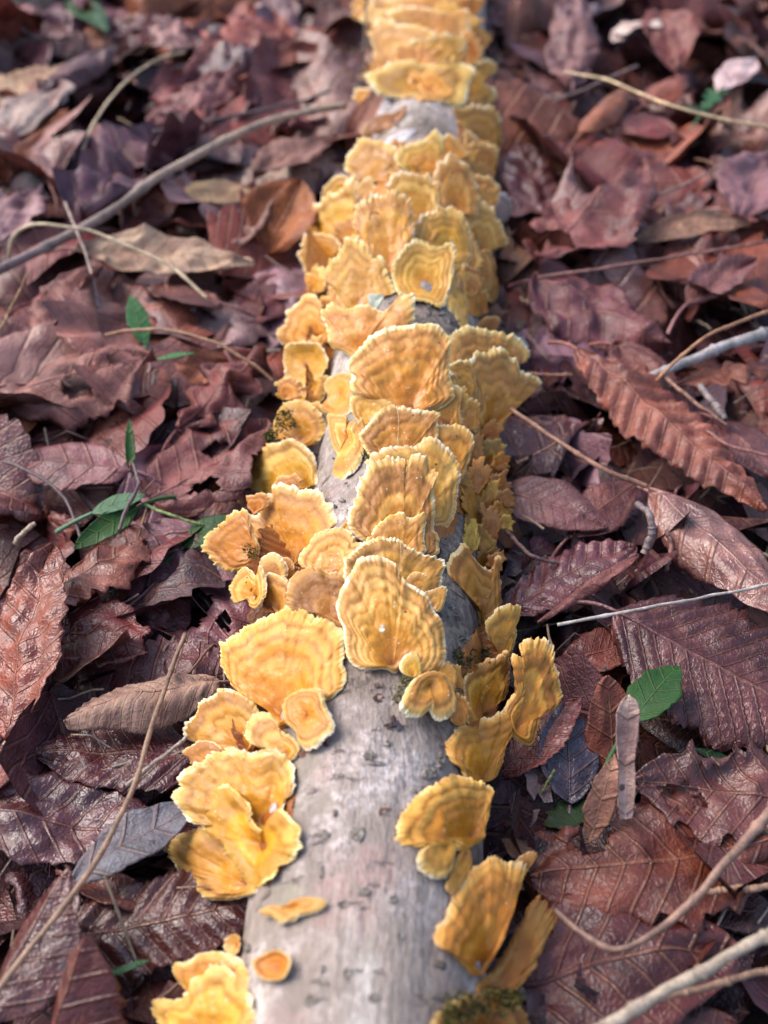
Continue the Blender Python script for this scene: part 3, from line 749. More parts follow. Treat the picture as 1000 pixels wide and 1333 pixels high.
# --- left front
fun('widest orange-yellow bracket on the left side, scalloped pale rim', 0, 0, [(289,860),(288,847),(291,837),(310,827),(325,815),(345,804),(362,796),(370,791),(380,797),(390,795),(405,805),(425,812),(443,825),(446,842),(445,862),(447,875),(444,890),(430,905),(417,913),(395,935),(372,944),(362,945),(355,930),(342,917),(327,907),(310,897),(301,886),(293,873)], (368,935), sc_=1, zones=6, t=.5, dome=2.4, teeth=.02, tint=(1,.84,.56))
fun('drooping knobbly bracket hanging below the widest one\'s corner', *Cc, [(633,190),(670,135),(750,113),(832,113),(852,200),(872,240),(893,300),(862,352),(802,407),(750,418),(713,382),(698,330),(658,290),(638,250)], (755,240), zones=4, t=.15, lift=4.0, dome=2.0)
fun('tongue-shaped bracket with a brown tip, left of the drooping one', *Cc, [(436,330),(450,280),(500,238),(560,233),(602,280),(615,320),(680,358),(718,410),(695,462),(650,485),(620,445),(560,425),(500,405),(450,375)], (660,450), zones=4, t=.5, lift=2.5)
fun('scalloped bracket with deep orange folds behind the tongue-shaped one', *Cc, [(118,350),(130,290),(172,235),(182,190),(250,150),(310,112),(390,125),(450,160),(492,220),(530,280),(500,380),(440,435),(330,430),(230,395),(148,375)], (440,420), zones=4, t=.5)
fun('small pale flap between two scalloped left-hand brackets', *Cc, [(108,438),(190,383),(250,383),(312,425),(280,480),(230,510),(165,518),(140,465)], (270,500), zones=2, t=.5, tint=(1.03,1.03,1.05))
fun('broad bracket with a dark hollow at its centre, left front', *Cc, [(120,560),(160,510),(230,480),(310,428),(400,423),(470,450),(530,440),(590,428),(632,460),(682,520),(694,600),(672,660),(640,695),(622,755),(580,820),(500,840),(380,800),(220,812),(148,772),(96,690),(120,632),(108,600)], (545,800), zones=5, t=.5, cup=2.0)
fun('bright lemon-yellow bracket folded in front of the dark hollow', 0, 0, [(268,1062),(275,1047),(287,1027),(300,1024),(315,1038),(325,1053),(331,1070),(345,1081),(357,1063),(367,1058),(385,1075),(391,1092),(387,1109),(365,1128),(361,1140),(345,1148),(332,1152),(320,1142),(307,1120),(290,1095),(272,1087)], (335,1100), sc_=1, zones=2, t=.35, lift=5, cup=1.5, tint=(1.08,1.06,.7))
fun('flat toothed bracket reaching furthest left at the log\'s lower left', *A, [(92,75),(110,43),(200,23),(300,-5),(420,30),(490,140),(530,230),(557,300),(540,335),(420,358),(340,362),(290,332),(240,312),(232,280),(215,240),(148,217),(140,180),(108,152),(93,110)], (530,290), zones=3, t=.45, teeth=.04)
fun('thin yellow shelf alone on bare bark, seen edge on', *A, [(590,430),(630,402),(700,412),(760,368),(850,348),(928,368),(910,407),(820,442),(720,488),(685,472),(650,450)], (770,395), zones=2, t=.05, lift=1.2, dome=.8)
fun('small round saucer alone on bare bark near the photo\'s bottom', *A, [(573,700),(620,655),(690,638),(752,665),(768,710),(742,762),(670,793),(600,762)], (672,712), zones=3, t=.1, lift=.7, cup=1.6, dome=0, rimw=.12, tint=(.92,.78,.6))
fun('tiny cup-shaped bud at the left bark edge near the photo\'s bottom', *A, [(422,600),(440,560),(475,548),(500,570),(496,620),(470,655),(435,645)], (465,605), zones=1, t=.45, lift=1.5, cup=1.8, dome=0, rimw=.2)
fun('upper tier of the bottom-left clump, rounded blurred lobes', *A, [(131,735),(150,690),(215,690),(260,655),(340,638),(430,655),(495,700),(510,800),(450,900),(300,900),(210,850)], (380,900), zones=3, t=.45)
fun('lower tier of the bottom-left clump, cut by the photo\'s edge', *A, [(18,940),(60,883),(150,885),(200,850),(240,790),(300,740),(380,712),(430,750),(472,800),(535,870),(545,960),(515,1040),(400,1110),(200,1090),(80,1030)], (350,1070), zones=3, t=.5, lift=3)

# --- small brackets filling the far clusters
def small(label, group, x, y, w, h, ang, **kw):
    a = math.radians(ang)
    ux, uy = math.cos(a), math.sin(a)
    pts = []
    m = 13
    for j in range(m):
        b = 2 * math.pi * (j + .3) / m
        rr = 1 + .24 * RND.uniform(-1, 1)
        q, r = math.cos(b) * h * .56 * rr, math.sin(b) * w * .5 * rr
        pts.append((x + ux * q - uy * r, y + uy * q + ux * r))
    o = fun(label, 0, 0, pts, (x - ux * h * .46, y - uy * h * .46), sc_=1, parts=False, **kw)
    o['group'] = group
MID = [('small frilled yellow bracket on the left edge, level with the banded disc\'s pale rim', 405, 455, 34, 30), ('tiny frilled bracket on the left edge under the ragged orange one', 378, 508, 30, 26),
       ('small frilled bracket left of the thin lobed one flat on the bark', 400, 540, 36, 26), ('small curled bracket between the folded and the bright left-edge brackets', 428, 408, 34, 28),
       ('tiny bracket on the bark between the narrow strip and the lace-rimmed one', 470, 560, 22, 26), ('small yellow bracket filling the gap right of the banded disc', 592, 520, 30, 36),
       ('small frilled bracket behind the arched cream-rimmed one', 455, 690, 34, 24), ('tiny frilled bracket left of the round smooth stained one', 335, 655, 28, 22),
       ('small brown-yellow bracket under the round smooth stained one', 372, 632, 36, 24), ('small frilled bracket right of the plain tan one', 610, 545, 26, 34),
       ('small frilled yellow bracket below the corrugated orange-brown one', 445, 385, 34, 24), ('small frilled bracket above the domed one on the right shoulder', 615, 275, 34, 28),
       ('small frilled bracket right of the domed one, overhanging the litter', 640, 300, 28, 34), ('small torn bracket on the right shoulder beside the cupped one', 612, 365, 30, 34),
       ('small torn bracket low on the right shoulder, behind the wide brown-banded one', 622, 395, 30, 30), ('small frilled bracket at the left edge beneath the small toothed one', 412, 365, 30, 30),
       ('small frilled bracket between the holed cap and the broad left-edge one', 452, 300, 32, 32), ('small wrinkled bracket between the two-lobed cap and the thick yellow one', 590, 880, 26, 34),
       ('small wrinkled bracket on the bark left of the bright-eyed one', 598, 925, 26, 30)]
for lb, x, y, w, h in MID:
    small(lb, GROUP_F, x, y, w, h, RND.uniform(-125, -55), zones=3, t=RND.uniform(.35, .6), lift=RND.uniform(.5, 2.5), ripple=2.0, teeth=.12, tint=(.95, .80, .58))
ORD = ['first', 'second', 'third', 'fourth', 'fifth', 'sixth', 'seventh', 'eighth', 'ninth', 'tenth', 'eleventh', 'twelfth', 'thirteenth']
ROWS = [('along the photo\'s top edge', [(500,18,34,22),(545,12,40,22),(590,22,40,22)]), ('one row down from the photo\'s top edge', [(520,52,40,22),(612,50,34,26)]),
        ('in the row behind the long wavy shelf', [(498,92,36,24),(545,78,44,22),(590,92,40,22)]), ('on the long wavy shelf', [(520,112,44,20),(565,110,44,20),(615,112,30,26)]),
        ('right of the bare grey patch', [(615,150,28,24),(628,190,24,26),(630,140,24,22)]), ('just this side of the bare grey patch', [(520,205,34,20),(560,215,34,22),(600,200,30,22),(635,215,22,24)]),
        ('in the row of the pitted cap', [(470,250,30,24),(585,240,30,24),(618,232,28,26),(622,262,28,26)]), ('in the row of the holed cap', [(470,330,34,26),(500,300,30,24),(545,300,30,26),(610,330,26,30)])]
for rw, lst in ROWS:
    for q, (x, y, w, h) in enumerate(sorted(lst)):
        small(f'small wrinkled yellow bracket, {ORD[q]} from the left {rw}', 'small brackets between the larger ones on the far log', x, y, w * 1.3, h * 1.25, RND.uniform(-125, -55), zones=2, zamp=.25,
              t=RND.uniform(.35, .6), lift=RND.uniform(.5, 3), ripple=2.4, teeth=.12, tint=(1.04, .93, .78), rimpale=.93)
# --- the crumbly crust down the right flank
LOBES = sorted([(628,562,26,34,-85),(640,590,24,30,-70),(618,590,24,36,-95),(622,620,28,40,-80),(642,618,22,30,-60),(654,600,20,22,-50),(650,632,26,26,-40),(636,650,26,36,-75),(662,648,22,20,-35),(652,664,24,22,-25),
                   (614,655,24,44,-105),(622,680,26,40,-95),(640,682,26,34,-70),(630,706,24,38,-90),(614,700,20,36,-100),(634,726,26,30,-65),(646,730,22,22,-40),(606,624,30,14,-25),(660,680,20,16,-20),(625,545,22,26,-80),(640,560,20,24,-60)], key=lambda l: l[1])
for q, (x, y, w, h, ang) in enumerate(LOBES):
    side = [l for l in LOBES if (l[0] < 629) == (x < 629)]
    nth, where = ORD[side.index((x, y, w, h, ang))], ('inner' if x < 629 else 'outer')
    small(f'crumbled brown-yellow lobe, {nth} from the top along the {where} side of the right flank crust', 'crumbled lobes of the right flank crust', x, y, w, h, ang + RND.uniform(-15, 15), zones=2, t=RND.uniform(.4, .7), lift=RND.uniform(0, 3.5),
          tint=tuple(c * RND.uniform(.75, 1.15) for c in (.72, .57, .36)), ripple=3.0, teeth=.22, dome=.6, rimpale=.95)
# ------------------------------------------------------------------ leaves
def leaf_shape(kind, nu, nv, K, seed, bend, curl, fold, twist, crumple, pleat, ragged, W, L):
    """a leaf of chord length 1 in local x (base to tip), y across, z up; numbers in leaf lengths"""
    u = np.linspace(0, 1, nu)
    v = np.linspace(-1, 1, nv)
    U, Vv = np.meshgrid(u, v, indexing='ij')
    av = np.abs(Vv)
    if kind == 'oval':      w = np.sin(np.pi * np.clip(U, 0, 1) ** .9) ** .78
    elif kind == 'toothed': w = np.sin(np.pi * U ** .85) ** .72
    elif kind == 'long':    w = np.sin(np.pi * U ** .95) ** .60
    elif kind == 'lobed':   w = np.sin(np.pi * U ** 1.25) ** .6 * (.70 + .30 * np.cos(2 * np.pi * (4.4 * U + .35 + .06 * np.sign(Vv)) + 1.5 * vnoise(np.stack([U * 3, Vv * 0 + seed, np.sign(Vv)], -1).reshape(-1, 3)).reshape(U.shape)))
    elif kind == 'strap':   w = (np.clip(U * 3, 0, 1) * np.clip((1 - U) * 7, 0, 1)) ** .5 * (.75 + .25 * U + .12 * np.sin(U * 9))
    elif kind == 'broad':   w = np.sin(np.pi * U ** .7) ** .55
    else:                   w = (np.clip(U * 7, 0, 1) * np.clip((1 - U) * 9, 0, 1)) ** .5 * (.85 + .3 * n2(U * 2, np.sign(Vv) * 3, seed))
    edge = av ** 6
    if kind in ('toothed', 'long'):
        saw = (U * K * 2 - .1) % 1.0
        saw = np.where(saw < .75, saw / .75, (1 - saw) / .25)
        w = w * (1 + edge * (saw - .5) * (.10 if kind == 'toothed' else .09))
    w = w * (1 + ragged * edge * n2(U * 9, Vv * 1.5, seed + 4, octv=3) * 1.4)
    y = Vv * w * W / L
    x = U + .0 * y
    c = U * K - av * w * K * (W / L) * .75
    tri = np.abs((c % 1.0) - .5) * 2
    z = pleat / L * (tri - .5) * np.clip(av * 2.5, 0, 1) * np.clip(w * 2 - .2, 0, 1)
    if abs(curl) > 1e-3:
        k = curl / (W / L)
        k = k * (1 + .4 * n2(U * 2.0, np.sign(Vv) * 2, seed + 8))
        z = z * np.cos(y * k) + (1 - np.cos(y * k)) / k
        y = np.sin(y * k) / k
    z = z + fold * np.abs(y)
    q = np.stack([U * 1.9 * (L / 60) , Vv * 1.2 * (W / 20), np.full(U.shape, seed)], -1).reshape(-1, 3)
    z = z + crumple * .16 * fbm(q, 3).reshape(U.shape)
    y = y + crumple * .06 * fbm(q + 31, 2).reshape(U.shape)
    z = z + crumple * .05 * fbm(q * 3.1 + 9, 2).reshape(U.shape)
    rd = 1 - np.abs(fbm(q * 1.5 + 77, 2)).reshape(U.shape) * 2.2
    z = z + crumple * .055 * np.clip(rd, 0, 1) ** 2
    if abs(bend) > 1e-3:
        ang = bend * (x - .5)
        X = np.sin(ang) / bend - z * np.sin(ang)
        Z = (1 - np.cos(ang)) / bend + z * np.cos(ang)
        x, z = X, Z
    if twist:
        a = twist * (U - .5)
        y, z = y * np.cos(a) - z * np.sin(a), y * np.sin(a) + z * np.cos(a)
    mid = nv // 2
    p0 = np.array([x[0, mid], z[0, mid]]); p1 = np.array([x[-1, mid], z[-1, mid]])
    d = p1 - p0
    ln = np.hypot(*d)
    cs, sn = d / ln
    x, z = x - p0[0], z - p0[1]
    x, z = (x * cs + z * sn) / ln, (-x * sn + z * cs) / ln
    y = (y - y[0, mid]) / ln
    return U, Vv, x, y, z, c

LEAFN = [0]
HERO = []                                        # (x px, y px, short name) for telling neighbours
def make_leaf(P0, P1, W, kind, color, seed, label=None, group=None, hero=True, roll=0, bend=-.3, curl=0., fold=0., twist=0., crumple=.5, pleat=0., K=11,
              ragged=.2, mat=None, holes=(), wet=.7, stalk=14.0, nu=None, nv=None, tear=None, name='dead_leaf', cat='leaf', vary=.38):
    P0, P1 = np.asarray(P0, float), np.asarray(P1, float)
    L = np.linalg.norm(P1 - P0)
    if hero and name == 'dead_leaf': crumple = crumple * 1.1 + .12; pleat = pleat * .8
    nu = nu or int(np.clip(L * 1.25, 40, 110)); nv = nv or (19 if hero else 11)
    U, Vv, x, y, z, c = leaf_shape(kind, nu, nv, K, seed, bend, curl, fold, twist, crumple, pleat, ragged, W, L)
    X = (P1 - P0) / L
    up = np.array([0, 0, 1.0])
    Yv = unit(np.cross(up, X))
    Zv = np.cross(X, Yv)
    cr, sr = math.cos(math.radians(roll)), math.sin(math.radians(roll))
    Yr, Zr = Yv * cr + Zv * sr, -Yv * sr + Zv * cr
    V = P0 + L * (x[..., None] * X + y[..., None] * Yr + z[..., None] * Zr)
    F = grid_faces(nu, nv)
    cu, cv = U.reshape(-1)[F].mean(1), Vv.reshape(-1)[F].mean(1)
    keep = np.ones(len(F), bool)
    for (hu, hv, hr) in holes:
        d = np.hypot((cu - hu) * L, (cv - hv) * W)
        keep &= d > hr * (1 + .6 * n2(cu * 14, cv * 5, seed + hu * 9))
    if tear is not None:
        keep &= cu < tear + .10 * n2(cv * 3, cv * 0, seed, octv=3) 
    F = F[keep]
    col = np.array(color, float)
    if name == 'dead_leaf' and col[0] > col[2]:
        k = np.clip((col.max() - .16) / .2, 0, 1)
        col = col * (np.array([1.25, .77, .78]) * (1 - k) + np.array([1.02, .92, .95]) * k)
    tint = np.clip(col[None] * (1 + vary * n2(U.reshape(-1) * 3, Vv.reshape(-1) * 1.5, seed + 40)[:, None] * np.array([1.0, .9, .8])), .003, 1)
    if name in ('green_leaf', 'grass_shoot'): wet = .22
    M_ = M_GREEN if name in ('green_leaf', 'grass_shoot') else M_LEAF
    o = mk(name, V.reshape(-1, 3), F, M_, loc=P0, attrs={'tint': tint, 'vein': c.reshape(-1), 'across': Vv.reshape(-1), 'wet': np.full(U.size, wet)})
    tag(o, label, cat, group)
    if hero:
        md = o.modifiers.new('thickness', 'SOLIDIFY'); md.thickness = .30 * MM; md.offset = -1
    m = nv // 2
    mp = V[:, m] + (Zr * .12)
    e = int(nu * (min(.96, (tear or 1) - .12)))
    n = max(6, nu // 3)
    ii = np.linspace(0, e - 1, n).astype(int)
    rad = np.linspace(.75, .16, n) * np.clip(W / 22, .5, 1.15) * .8
    vt = np.clip(col * 1.35 + .03, 0, 1)
    mpV = mp[ii]
    t2 = np.tile(vt, (n, 1))
    k = 6
    Vt = tube_rings(mpV, rad, k).reshape(-1, 3)
    mk('midrib', Vt, grid_faces(n, k, True)[:, ::-1], M_, parent=o, attrs={'tint': np.tile(vt, (len(Vt), 1)), 'vein': np.zeros(len(Vt)), 'across': np.ones(len(Vt)) * .5, 'wet': np.full(len(Vt), wet)})
    if stalk:
        d0 = unit(V[0, m] - V[2, m])
        s = np.linspace(0, 1, 9)[:, None]
        sp = V[0, m] + d0 * s * stalk + (Yr * .25 * math.sin(seed * 5) - up * .25) * s ** 2 * stalk
        Vt = tube_rings(sp, np.linspace(.62, .85, 9), k).reshape(-1, 3)
        mk('stalk', Vt, grid_faces(9, k, True)[:, ::-1], M_, parent=o, attrs={'tint': np.tile(vt, (len(Vt), 1)), 'vein': np.zeros(len(Vt)), 'across': np.ones(len(Vt)) * .5, 'wet': np.full(len(Vt), wet)})
    return o

C_ = dict(russet=(.20, .058, .026), red=(.125, .034, .026), brown=(.115, .052, .036), purple=(.115, .058, .062), dark=(.050, .022, .022), vdark=(.022, .014, .016), tan=(.34, .215, .125),
          paletan=(.52, .39, .25), greybrown=(.21, .145, .125), orange=(.36, .115, .025), greyblue=(.15, .145, .165), green=(.012, .055, .006), dgreen=(.006, .028, .005), pink=(.34, .22, .20),
          copper=(.21, .085, .045), mauve=(.175, .105, .115), cream=(.68, .60, .48), olive=(.30, .25, .13), greentop=(.06, .13, .07))

def leaf(label, ref, base, tip, Wpx, h0, h1, color, kind='oval', **kw):
    LEAFN[0] += 1
    P0, P1 = at(*base, h0), at(*tip, h1)
    mid = (P0 + P1) / 2
    ppm = FPX / ((mid - CAMP) @ FWD)
    HERO.append(((base[0] + tip[0]) / 2, (base[1] + tip[1]) / 2, ref))
    return make_leaf(P0, P1, Wpx / ppm, kind, C_[color] if isinstance(color, str) else color, LEAFN[0] * 3.7, label, **kw)

# ---- left of the log, near to far
leaf('glossy russet leaf standing upright at the left edge, ribs fanning', 'the glossy russet leaf', (12, 965), (72, 712), 62, 16, 34, 'russet', 'toothed', roll=-24, curl=.35, crumple=.35, pleat=1.6, K=8, wet=.9, stalk=0)
leaf('ragged red leaf with thin pale veins below the russet leaf', 'the ragged red leaf', (50, 815), (205, 850), 55, 20, 18, 'red', 'broad', roll=10, crumple=.55, K=6, ragged=.5, tear=.9)
leaf('curled furry tan leaf with toothed edge, rolled along its near side', 'the curled furry tan leaf', (285, 888), (85, 940), 46, 22, 25, (.36, .245, .17), 'toothed', roll=14, curl=-.75, crumple=.4, pleat=1.5, K=13, wet=.15, bend=-.4)
leaf('greyish purple leaf pierced by a hole, left of the widest bracket', 'the pierced purple leaf', (190, 690), (330, 870), 66, 17, 12, 'mauve', 'broad', roll=4, crumple=.5, holes=[(.55, -.25, 7), (.72, .2, 3.5)], K=8)
leaf('crumpled copper leaf with torn fringe under the russet leaf\'s tip', 'the torn copper leaf', (55, 790), (200, 700), 50, 22, 22, 'copper', 'broad', roll=-16, crumple=.8, ragged=.6, K=7, curl=-.5, tear=.9)
leaf('folded dark brown leaf between the red leaf and the tan leaf', 'the folded dark brown leaf', (60, 900), (170, 830), 40, 15, 22, 'brown', 'broad', roll=-14, crumple=.7, fold=.5, K=7)
leaf('dark red leaf with raised net of veins, in front of the tan leaf', 'the net-veined red leaf', (255, 985), (45, 975), 55, 17, 16, (.085, .03, .032), 'broad', crumple=.35, pleat=1.4, K=10, wet=.85, roll=6)
leaf('small red-brown leaf cut by the left edge below the russet leaf', 'the small red-brown edge leaf', (-30, 1040), (38, 965), 34, 18, 20, 'red', 'oval', roll=-20, crumple=.5)
leaf('wrinkled wet purple-brown leaf crossed by a long straw', 'the wrinkled wet leaf', (-25, 1060), (215, 1075), 62, 16, 16, (.085, .038, .042), 'broad', crumple=.6, wet=1.0, K=7, roll=3, pleat=1.0)
leaf('smooth slate grey-blue leaf touching the furthest-left bracket', 'the slate grey leaf', (95, 1150), (262, 1048), 38, 20, 24, 'greyblue', 'oval', crumple=.35, wet=.35, roll=-12, curl=.3, K=4)
leaf('dark twisted leaf strip between slate leaf and the big ribbed leaf', 'the dark twisted leaf strip', (210, 1185), (70, 1140), 26, 14, 15, 'brown', 'oval', crumple=.8, roll=20)
leaf('big shiny ribbed brown leaf running under the log, lower left', 'the big ribbed leaf', (65, 1225), (360, 1165), 62, 13, 20, (.105, .048, .036), 'long', crumple=.22, pleat=2.6, K=9, wet=1.0, roll=6, stalk=0, bend=.15)
leaf('folded leaf with a violet sheen at the lower left edge', 'the violet-sheened leaf', (-20, 1330), (92, 1130), 72, 22, 34, (.10, .042, .036), 'oval', fold=-.7, crumple=.3, wet=1.0, roll=-22, K=7)
leaf('pointed red-brown leaf rising from the bottom left corner', 'the pointed corner leaf', (60, 1400), (112, 1222), 66, 14, 40, 'red', 'oval', fold=-.8, crumple=.3, wet=.85, roll=-14, K=5)
leaf('dull dark leaf lying flat behind the pointed corner leaf', 'the dull dark corner leaf', (10, 1280), (135, 1215), 46, 12, 14, 'dark', 'oval', crumple=.4, wet=.5)
leaf('long pointed purple-grey leaf left of the upright green blade', 'the long pointed purple leaf', (172, 612), (2, 596), 38, 24, 22, (.165, .095, .098), 'oval', crumple=.25, fold=-.35, roll=-8, wet=.45, K=5)
leaf('big dry curled leaf with two holes, arched over the green stem', 'the big dry holed leaf', (10, 520), (205, 470), 62, 22, 30, (.25, .145, .115), 'oval', curl=-.8, crumple=.5, holes=[(.48, -.35, 5), (.8, .1, 5.5)], pleat=1.2, K=8, wet=.25, roll=10, ragged=.5)
leaf('broad crumpled brown leaf left of the saw-edged bracket, holed', 'the broad holed brown leaf', (195, 650), (345, 560), 78, 20, 16, (.17, .088, .075), 'broad', crumple=.9, holes=[(.25, -.5, 6), (.6, .3, 4)], K=7, wet=.45, ragged=.4)
leaf('lobed red-brown leaf beside the tan arched stem', 'the lobed red-brown leaf', (230, 560), (345, 450), 55, 21, 24, (.16, .07, .058), 'lobed', crumple=.8, wet=.4)
leaf('folded brown leaf under the cream curled leaf, left side', 'the folded brown leaf', (55, 450), (135, 350), 40, 22, 30, (.20, .115, .09), 'oval', fold=.7, crumple=.5, roll=-25, wet=.35)
leaf('cream curled leaf with a rolled edge, below the thick twig', 'the cream curled leaf', (100, 325), (330, 345), 34, 30, 28, 'paletan', 'oval', curl=.7, crumple=.35, K=11, wet=.1, roll=22, bend=.3, vary=.15)
leaf('brown leaf hanging in the shade under the cream leaf', 'the shaded brown leaf', (290, 395), (190, 375), 34, 24, 22, 'brown', 'oval', crumple=.5, roll=10)
leaf('flat olive-tan leaf just right of the thick twig', 'the olive-tan leaf', (225, 250), (335, 258), 30, 24, 26, 'olive', 'oval', crumple=.3, wet=.15)
leaf('bright orange leaf standing beside the log\'s broad left-edge bracket', 'the bright orange leaf', (350, 330), (390, 235), 46, 18, 40, 'orange', 'oval', crumple=.6, fold=.4, roll=14, wet=.4)
leaf('tan and brown folded leaf in front of the orange leaf', 'the tan folded leaf', (300, 325), (375, 230), 30, 22, 34, (.36, .21, .15), 'broad', crumple=.8, wet=.25, roll=-18)
leaf('purple leaf curled into a hood beside the thin pale stem, upper left', 'the purple hooded leaf', (230, 215), (118, 170), 40, 26, 30, (.20, .115, .12), 'oval', curl=-1.0, crumple=.5, wet=.4, roll=12)
leaf('pinkish pale leaf with ragged lobes near the top left', 'the pinkish lobed leaf', (325, 85), (192, 40), 36, 24, 30, 'pink', 'lobed', crumple=.7, wet=.2)
leaf('orange-brown curled leaf low at the left edge, upper part', 'the orange-brown edge leaf', (-15, 205), (90, 145), 40, 22, 28, (.30, .10, .03), 'oval', curl=-.6, crumple=.6, wet=.4)
leaf('pale tan toothed leaf at the top left edge', 'the pale tan corner leaf', (-30, 150), (95, 85), 62, 22, 28, (.42, .30, .18), 'toothed', crumple=.35, K=11, wet=.12, pleat=1.0)
leaf('pale fragment overlapping the tan corner leaf', 'the pale corner fragment', (10, 180), (75, 115), 40, 25, 27, (.38, .32, .26), 'scrap', crumple=.3, wet=.15, stalk=0)
leaf('large rust-red leaf with folds, left of the log\'s far end', 'the large rust-red leaf', (265, 60), (440, 40), 80, 28, 30, (.21, .065, .04), 'broad', crumple=.8, wet=.5, K=7)
leaf('rust leaf with a turned-up edge in front of the large rust-red leaf', 'the turned-up rust leaf', (330, 95), (430, 68), 26, 26, 34, (.28, .10, .06), 'oval', curl=.9, crumple=.5, wet=.4, roll=18)
leaf('crinkled pink-brown leaf in folds behind the thick twig', 'the crinkled pink-brown leaf', (200, 160), (310, 90), 46, 24, 30, (.22, .115, .105), 'broad', crumple=1.3, wet=.4)
leaf('second crinkled leaf, darker, right of the pink-brown folds', 'the darker crinkled leaf', (265, 165), (330, 105), 34, 24, 28, (.15, .075, .075), 'oval', crumple=1.2, wet=.45)
leaf('dark purple leaf roll sloping behind the hooded leaf', 'the dark purple leaf roll', (55, 130), (150, 60), 30, 24, 30, (.10, .055, .062), 'oval', curl=-1.2, crumple=.5, wet=.5)
leaf('light brown leaf propped against the log beneath the twig\'s end', 'the light brown propped leaf', (330, 235), (430, 175), 36, 20, 26, (.30, .18, .13), 'oval', crumple=.5, wet=.3)
leaf('dark red leaf under the thick twig, near the olive-tan leaf', 'the dark red twig leaf', (160, 300), (255, 225), 40, 20, 24, (.16, .05, .036), 'oval', crumple=.5, wet=.5)
leaf('red-brown crumpled leaf behind the tan folded leaf', 'the red-brown crumpled leaf', (185, 270), (320, 300), 42, 18, 18, (.21, .085, .06), 'broad', crumple=.8, wet=.45)
leaf('purple-brown leaf between the log and the cream leaf', 'the purple-brown gap leaf', (310, 420), (385, 350), 40, 14, 16, (.17, .085, .085), 'oval', crumple=.7, wet=.45)
leaf('dusty mauve leaf at the left edge, under the curved pale stalk', 'the dusty mauve leaf', (-20, 330), (60, 245), 40, 22, 24, (.28, .20, .20), 'oval', crumple=.6, wet=.3)
leaf('brown leaf curled against the log below the mossy cluster', 'the brown leaf by the moss', (250, 690), (345, 640), 30, 14, 18, (.14, .07, .06), 'oval', crumple=.7, wet=.5)

# ---- right of the log, near to far
leaf('copper ribbed leaf with neat parallel pleats, right of the log', 'the pleated copper leaf', (752, 455), (1003, 660), 44, 30, 24, (.235, .10, .062), 'toothed', pleat=3.6, K=13, crumple=.16, wet=.55, roll=10, fold=-.25, bend=-.25)
leaf('big dark ribbed leaf at the right edge, deep parallel veins', 'the big dark ribbed leaf', (800, 795), (1075, 950), 98, 28, 18, (.085, .038, .036), 'long', pleat=3.2, K=13, crumple=.12, wet=.75, roll=8, fold=-.12, bend=-.3)
leaf('smooth tan leaf rolled like a tube with a bright wet shine', 'the smooth rolled tan leaf', (845, 640), (1030, 800), 52, 26, 34, (.24, .145, .11), 'oval', curl=-.8, crumple=.2, wet=1.0, roll=10, K=5)
leaf('reddish toothed leaf tucked behind the tall lumpy bracket', 'the tucked reddish leaf', (650, 1010), (758, 910), 40, 14, 24, (.135, .045, .036), 'toothed', crumple=.3, wet=.75, K=7, roll=-14)
leaf('violet-blue shiny leaf pointing down, right of the reddish leaf', 'the violet shiny leaf', (742, 1048), (735, 915), 42, 12, 22, (.085, .062, .09), 'oval', crumple=.3, wet=1.0, K=6, roll=10)
leaf('broad dark brown leaf with a torn edge and net of veins, lower right', 'the broad torn brown leaf', (1010, 1090), (690, 1150), 88, 24, 18, (.105, .042, .024), 'broad', crumple=.35, wet=.6, K=9, ragged=.4, roll=-6, holes=[(.72, -.6, 6)])
leaf('ragged wavy leaf at the right edge above the broad torn leaf', 'the ragged wavy leaf', (1040, 1040), (825, 1015), 60, 26, 24, (.10, .042, .032), 'broad', crumple=.6, wet=.8, roll=-12, ragged=.7, K=7, holes=[(.7, .3, 5)])
leaf('dark red-brown leaf with a smooth face at the bottom right', 'the smooth dark corner leaf', (655, 1290), (960, 1240), 95, 14, 16, (.085, .03, .024), 'broad', crumple=.3, wet=.7, K=7)
leaf('dark leaf filling the bottom edge right of the log', 'the bottom edge leaf', (700, 1370), (960, 1330), 60, 12, 14, (.06, .028, .024), 'oval', crumple=.4, wet=.6)
leaf('forked pale strip of dead lobed leaf standing upright, two prongs, longer prong', 'the forked pale strip', (815, 1090), (820, 905), 16, 18, 50, (.74, .56, .43), 'strap', crumple=.25, wet=.3, curl=.9, stalk=0, bend=.5, K=3)
leaf('shorter prong of pale mottled dead leaf, left of the longer prong', 'the shorter pale prong', (768, 1095), (802, 982), 20, 18, 38, (.36, .20, .125), 'oval', crumple=.35, wet=.4, curl=.6, stalk=0, K=3)
leaf('brown leaf standing behind the green leaf, right of the log', 'the standing brown leaf', (800, 1010), (790, 880), 34, 12, 32, (.15, .06, .03), 'broad', crumple=.4, wet=.5, K=4)
leaf('almost black leaf in the hollow beneath the big dark ribbed leaf', 'the almost black leaf', (960, 960), (830, 935), 48, 8, 10, 'vdark', 'oval', crumple=.4, wet=.6)
leaf('almost black leaf deep beside the log under the orange bracket', 'the black hollow leaf', (650, 1130), (760, 1100), 36, 4, 8, 'vdark', 'oval', crumple=.5, wet=.5)
leaf('shiny purple-red ribbed leaf against the log\'s right side', 'the shiny purple-red leaf', (655, 800), (830, 715), 46, 16, 24, (.105, .042, .048), 'long', pleat=2.0, K=9, crumple=.3, wet=.85, roll=-10)
leaf('rolled brown leaf like a stick above the silvery grass stem', 'the rolled stick-like leaf', (700, 810), (832, 722), 15, 24, 30, (.17, .09, .075), 'oval', curl=-1.9, crumple=.5, wet=.4, stalk=0)
leaf('dull grey-brown pointed leaf right of the crumbled crust', 'the grey-brown pointed leaf', (645, 640), (790, 690), 38, 18, 22, (.135, .08, .08), 'oval', crumple=.4, wet=.5, roll=12)
